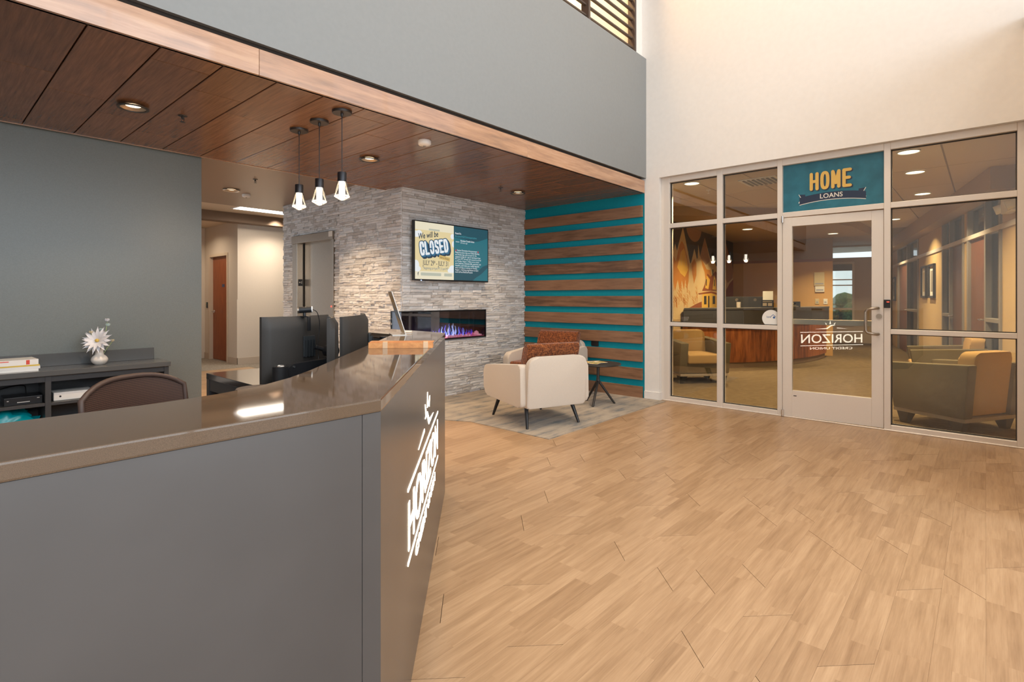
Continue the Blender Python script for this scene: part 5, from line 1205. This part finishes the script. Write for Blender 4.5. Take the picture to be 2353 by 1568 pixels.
def office_front(n, u0, u1, um, label, door_first, ajar):
    d = root('door_%d' % n, label, 'office front', WO((u0 + u1) / 2, VC, 0), PHI, None, 'structure')
    def pb(name, m, a, c, z0, z1, y0=VC - 0.10, y1=VC + 0.02, bev=0.003): o_ = B(MO).box(a, y0, z0, c, y1, z1, bev, 1).build(name, m, d, world=True); return o_
    for a in (u0, um - 0.03, u1 - 0.06): pb('post', gm, a, a + 0.06, 0, 2.56)
    for (z0, z1) in ((2.09, 2.15), (2.50, 2.56)): pb('rail', frame_metal if z0 < 2.2 else gm, u0, u1, z0, z1, VC - 0.10, VC + 0.022)
    da, dc = (u0 + 0.06, um - 0.03) if door_first else (um + 0.03, u1 - 0.06); ga, gc = (um + 0.03, u1 - 0.06) if door_first else (u0 + 0.06, um - 0.03)
    pb('rail', gm, ga, gc, 0.98, 1.03); pb('rail', gm, ga, gc, 0.0, 0.08)
    pb('pane', pane_glass, ga, gc, 0.08, 2.09, VC - 0.045, VC - 0.04, 0); pb('pane', pane_glass, u0 + 0.06, u1 - 0.06, 2.15, 2.50, VC - 0.045, VC - 0.04, 0)
    lf = pb('leaf', office_door_wood, da, dc, 0.01, 2.09, VC - 0.06, VC - 0.018)
    h = B(MO); ux = dc - 0.06 if door_first else da + 0.06; sg_ = -1 if door_first else 1
    h.cyl((ux, VC - 0.018, 1.0), (ux, VC + 0.045, 1.0), 0.012, 10); h.tube([(ux, VC + 0.04, 1.0), (ux + 0.11 * sg_, VC + 0.04, 1.0)], 0.011, 8); h.build('handle', chrome, lf, 40, world=True)
office_front(5, 1.35, 2.88, 1.98, 'nearest office front on the corridor, reddish door beside a narrow glass', False, 0)
office_front(6, 3.10, 4.52, 3.95, 'second office front on the corridor, with the lever-handled reddish door', True, 0)
office_front(7, 6.80, 9.70, 8.2, 'far office front on the corridor beyond the framed pictures', False, 0)
def picture(ua, ub, za, zb, label, m):
    o = root('framed_picture', label, 'picture', WO((ua + ub) / 2, VC, (za + zb) / 2), PHI, 'pictures on the corridor wall')
    s = B(MO)
    for r in ((ua, ua + 0.04, za, zb), (ub - 0.04, ub, za, zb), (ua, ub, za, za + 0.04), (ua, ub, zb - 0.04, zb)): s.box(r[0], VC + 0.001, r[2], r[1], VC + 0.04, r[3])
    s.build('frame', black, o, world=True); B(MO).box(ua + 0.04, VC + 0.004, za + 0.04, ub - 0.04, VC + 0.012, zb - 0.04).build('mat_board', paper, o, world=True)
    B(MO).box(ua + 0.12, VC + 0.010, za + 0.12, ub - 0.12, VC + 0.015, zb - 0.12).build('print', m, o, world=True)
picture(5.86, 6.36, 1.28, 1.90, 'left one of two framed pictures side by side on the corridor wall, ochre print', MATS['tan_print'])
picture(5.10, 5.60, 1.28, 1.90, 'right one of two framed pictures side by side on the corridor wall, grey print', plain('grey_print', (0.35, 0.32, 0.28), 0.5))
picture(10.05, 10.6, 1.2, 1.82, 'framed picture farthest down the corridor, half hidden by the door post', MATS['grey_print'])
o = root('emergency_light', 'white emergency light on the corridor wall at the right edge of the glass', 'emergency light', WO(1.0, VC, 2.3), PHI)
B(MO).box(0.66, VC + 0.001, 2.22, 1.00, VC + 0.10, 2.42, 0.01).build('housing', white_plastic, o, world=True)
for u in (1.03, 0.63): B(MO).cyl((u, VC + 0.06, 2.30), (u + 0.02, VC + 0.14, 2.27), 0.05, 18).build('lamp_head', plain('lamp_lens', (0.8, 0.78, 0.7), 0.15) if 'lamp_lens' not in MATS else MATS['lamp_lens'], o, 40, world=True)
# wall devices on the ochre wall
def wall_dev(v0, v1, z0, z1, label, name, m, dp=0.03):
    o = root(name, label, name.replace('_', ' '), WO(6.84, (v0 + v1) / 2, z0), PHI); B(MO).box(6.84 - dp, v0, z0, 6.839, v1, z1, 0.006).build('housing', m, o, world=True)
    B(MO).box(6.84 - dp - 0.002, v0 + 0.02, z0 + 0.03, 6.84 - dp + 0.001, v1 - 0.02, z0 + 0.06).build('face_plate', plain('grey_face', (0.35, 0.36, 0.45), 0.4) if 'grey_face' not in MATS else MATS['grey_face'], o, world=True)
iv = plain('ivory_plastic', (0.62, 0.52, 0.32), 0.5)
wall_dev(-1.90, -1.70, 1.55, 1.85, 'ivory control box on the ochre wall above the white thermostat', 'control_box', iv)
wall_dev(-1.90, -1.72, 1.41, 1.54, 'white thermostat under the ivory control box on the ochre wall', 'thermostat', white_plastic)
wall_dev(-1.80, -1.72, 1.14, 1.26, 'ivory light switch on the ochre wall, left of the white one', 'light_switch', iv, 0.012); wall_dev(-1.96, -1.88, 1.14, 1.26, 'white light switch on the ochre wall near its right end', 'light_switch', white_plastic, 0.012)
# curved desk
CP = [(9.15, 4.05), (9.45, 3.80), (9.80, 3.55), (10.25, 3.22), (10.75, 2.95), (11.3, 2.76), (11.9, 2.63), (12.5, 2.57), (13.05, 2.56)]
def offs(P, d):
    out = []
    for i, p in enumerate(P):
        a = Vector(P[max(0, i - 1)]); c = Vector(P[min(len(P) - 1, i + 1)]); n = Vector((-(c - a).y, (c - a).x)).normalized(); x_ = p[0] + n.x * d; out.append((x_, min(p[1] + n.y * d, OMy - (OMx - x_) * math.tan(AM) - 0.03)))
    return out
dk = root('curved_desk', 'curved mahogany reception desk with dark upper panel inside the loan office', 'desk', (11.0, 3.0, 0))
mid = offs(CP, 0.06); inn_ = offs(CP, 0.45)
for i in range(len(CP) - 1):
    B().prism([CP[i], CP[i + 1], mid[i + 1], mid[i]], XY, 0.105, 0.80).build('wood_panel', desk_wood, dk, world=True)
ba = offs(CP, 0.03); B().prism(ba + list(reversed(mid)), XY, 0.0, 0.105).build('base_strip', plain('taupe_base', (0.28, 0.20, 0.14), 0.5), dk, world=True)
fo = offs(CP, -0.05); B().prism(fo + list(reversed(mid)), XY, 0.81, 1.075).build('upper_panel', plain('slate_panel', (0.065, 0.062, 0.060), 0.4), dk, world=True)
fo2 = offs(CP, -0.06); B().prism(fo2 + list(reversed(offs(CP, 0.28))), XY, 1.075, 1.10).build('ledge', plain('slate_ledge', (0.10, 0.09, 0.08), 0.4), dk, world=True)
B().prism(mid + list(reversed(offs(CP, 0.95))), XY, 0.70, 0.74).build('worktop', dark_grey, dk, world=True)
for i, (x, y, lab) in enumerate(((10.95, 3.72, 'left of the two dark monitors standing on the curved desk'), (11.42, 3.52, 'right of the two dark monitors standing on the curved desk'))):
    o = root('desk_monitor', lab, 'monitor', (x, y, 0.741), R(-62), 'monitors on the curved desk')
    B().box(-0.215, -0.02, 0.25, 0.215, 0.02, 0.565, 0.006).build('shell', MATS['charcoal_plastic'], o); B().box(-0.2, 0.0195, 0.265, 0.2, 0.0215, 0.55).build('screen', MATS['screen_blue'], o)
    s = B(); s.cyl((0, -0.03, 0.01), (0, -0.03, 0.35), 0.02, 10); s.box(-0.12, -0.10, 0, 0.12, 0.09, 0.012, 0.003); s.build('stand', black, o, 40)
    s = B(); s.cyl((0, -0.0205, 0.50), (0, -0.022, 0.50), 0.03, 16); s.build('badge', steel, o, 40)
o = root('pencil_cup', 'small cream cup on the ledge of the curved desk', 'cup', (10.17, 3.42, 1.1005)); B().lathe([(0, 0), (0.034, 0), (0.038, 0.105), (0.034, 0.105), (0.031, 0.01), (0, 0.01)], seg=20).build('cup', ivory, o, 40)
s = B()
for k in range(4): a = k * 1.6; s.cyl((0.012 * math.cos(a), 0.012 * math.sin(a), 0.012), (0.026 * math.cos(a), 0.026 * math.sin(a), 0.15), 0.0035, 6)
s.build('pens', black, o)
o = root('notice_board', 'dark framed notice standing on the curved desk ledge next to the door post', 'notice', (10.72, 3.08, 1.1005), R(-65)); B().box(-0.11, -0.01, 0.0, 0.11, 0.004, 0.14, 0.002).build('frame', black, o)
s = B()
for (x0, x1, z0, z1) in ((-0.08, 0.08, 0.105, 0.118), (-0.08, -0.01, 0.03, 0.085), (0.01, 0.08, 0.03, 0.085)): s.box(x0, -0.012, z0, x1, -0.0099, z1)
s.build('panels', plain('tan_notice', (0.55, 0.46, 0.33), 0.5), o)
o = root('paper_notice', 'white sheet propped up on the curved desk above the dark notice', 'paper', (11.0, 3.15, 1.1005), R(-65)); B().box(-0.09, -0.002, 0.14, 0.09, 0.002, 0.31).build('sheet', paper, o); B().box(-0.03, 0.002, 0.0, 0.03, 0.006, 0.20).build('support', MATS['acrylic'], o)
o = root('name_sign', 'low dark name sign on the right part of the curved desk', 'sign', (11.35, 2.80, 1.1005), R(-72)); B().box(-0.13, -0.02, 0.0, 0.13, 0.02, 0.11, 0.003).build('plate', black, o)
s = B(); s.box(-0.10, -0.0215, 0.015, 0.10, -0.0199, 0.024); s.box(-0.06, -0.0215, 0.035, 0.06, -0.0199, 0.045); s.cyl((0, -0.0199, 0.075), (0, -0.0215, 0.075), 0.018, 14); s.build('print', MATS['tan_notice'], o)
# olive armchairs
def office_chair(name, label, loc, rz, group='olive armchairs in the loan office'):
    r = root(name, label, 'armchair', loc, rz, group)
    side = [(-0.36, 0.15), (0.30, 0.15), (0.37, 0.61), (-0.40, 0.66)]
    for sx in (-1, 1):
        x0, x1 = (0.27, 0.39) if sx > 0 else (-0.39, -0.27)
        B().prism(rounded(side, 0.015, 2), lambda u, v, w: (w, u, v), x0, x1, 0.012, 2).build('arm', olive_fabric, r, 40)
    def bk(u, v): return (-0.27 + 0.54 * u, 0, 0)
    bp = rounded([(-0.268, 0.16), (0.268, 0.16), (0.268, 0.76), (-0.268, 0.76)], [0.01, 0.01, 0.06, 0.06], 4)
    B().prism(bp, lambda u, v, w: (u, -0.10 * (v - 0.15) + w + 0.04 * (u / 0.27) ** 2, v + 0.035 * (1 - (abs(u) / 0.27) ** 2) * (1 if v > 0.7 else 0)), -0.36, -0.22, 0.02, 2).build('back', tan_fabric, r, 40)
    B().box(-0.27, -0.25, 0.16, 0.27, 0.30, 0.30, 0.01).build('seat_base', olive_fabric, r, 40); B().box(-0.268, -0.24, 0.302, 0.268, 0.36, 0.44, 0.025, 3).build('seat_cushion', tan_fabric, r, 40)
    B().box(-0.375, -0.36, 0.115, 0.375, 0.31, 0.15, 0.003).build('base_strip', plain('pale_base_strip', (0.33, 0.27, 0.21), 0.5) if 'pale_base_strip' not in MATS else MATS['pale_base_strip'], r)
    for sx in (-1, 1):
        for sy in (-1, 1):
            y = 0.22 if sy > 0 else -0.28; s = B(); t_ = [(sx * 0.25, y - 0.06), (sx * 0.37, y - 0.06), (sx * 0.37, y + 0.06), (sx * 0.25, y + 0.06)]; q_ = [(sx * 0.30, y - 0.03), (sx * 0.36, y - 0.03), (sx * 0.36, y + 0.03), (sx * 0.30, y + 0.03)]
            va_ = [s.v((p[0], p[1], 0.115)) for p in t_]; vb_ = [s.v((p[0], p[1], 0.0)) for p in q_]
            s.face(va_); s.face(vb_)
            for k in range(4): s.face([va_[k], va_[(k + 1) % 4], vb_[(k + 1) % 4], vb_[k]])
            s.build('leg', black, r)
    return r
oc = office_chair('office_armchair', 'olive armchair right behind the glass, seen from its side near the door', (7.02, 0.27, 0), R(60 - 90))
dup(oc, (9.0, 0.42, 0), R(98 - 90), 'olive armchair farther back facing the one at the glass')
dup(oc, (8.08, 3.37, 0), R(-90 - 132), 'olive and tan armchair at the mural wall behind the left glass panes')
# office ceiling lights, vent
ol = [(6.61, 2.80, 2.75), (6.61, 0.577, 2.75), (7.73, 0.614, 2.75), (9.41, 0.664, 2.75), (12.13, 1.27, 2.75), (12.4, 0.055, 2.75), (12.48, 2.33, 2.60), (9.2, 3.10, 2.60), (10.6, 3.40, 2.60), (15.5, 0.9, 2.75), (15.6, 2.0, 2.75)]
names = ['at the left end of the glass', 'right behind the top right pane, nearest the glass', 'second behind the top right pane', 'third behind the top right pane', 'over the corridor, left one', 'over the corridor near the office fronts', 'over the right end of the curved desk', 'over the left end of the curved desk', 'over the middle of the curved desk', 'far down the corridor', 'far down the corridor near the window']
for (x, y, z), n_ in zip(ol, names):
    o = root('office_downlight', 'round downlight in the loan office ceiling ' + n_, 'light', (x, y, z - 0.012), 0, 'downlights in the loan office')
    B().lathe([(0.088, 0.0), (0.090, -0.004), (0.10, -0.003), (0.101, 0.0115)], seg=28, cap=False).build('trim_ring', white_plastic, o, 40)
    B().lathe([(0, 0.002), (0.088, 0.001)], seg=28).build('lens', emit('office_lens', (1.0, 0.90, 0.66), 3.5) if 'office_lens' not in MATS else MATS['office_lens'], o)
    disk('office_downlight_lamp', (x, y, z - 0.014), 0.02, 40, (1.0, 0.75, 0.44), 115)
o = root('air_vent', 'square air vent in the loan office ceiling behind the second pane', 'vent', (7.09, 2.10, 2.75))
B().box(6.86, 1.88, 2.740, 7.32, 2.32, 2.7495, 0.002).build('frame', white_plastic, o, world=True)
for k in range(7): B().box(6.90, 1.92 + 0.055 * k, 2.732, 7.28, 1.945 + 0.055 * k, 2.7405).build('slat', plain('vent_grey', (0.2, 0.16, 0.12), 0.6) if 'vent_grey' not in MATS else MATS['vent_grey'], o, world=True)
sprinkler((7.2, 2.82, 2.75), 'small sprinkler head in the loan office ceiling behind the first pane', white_plastic)
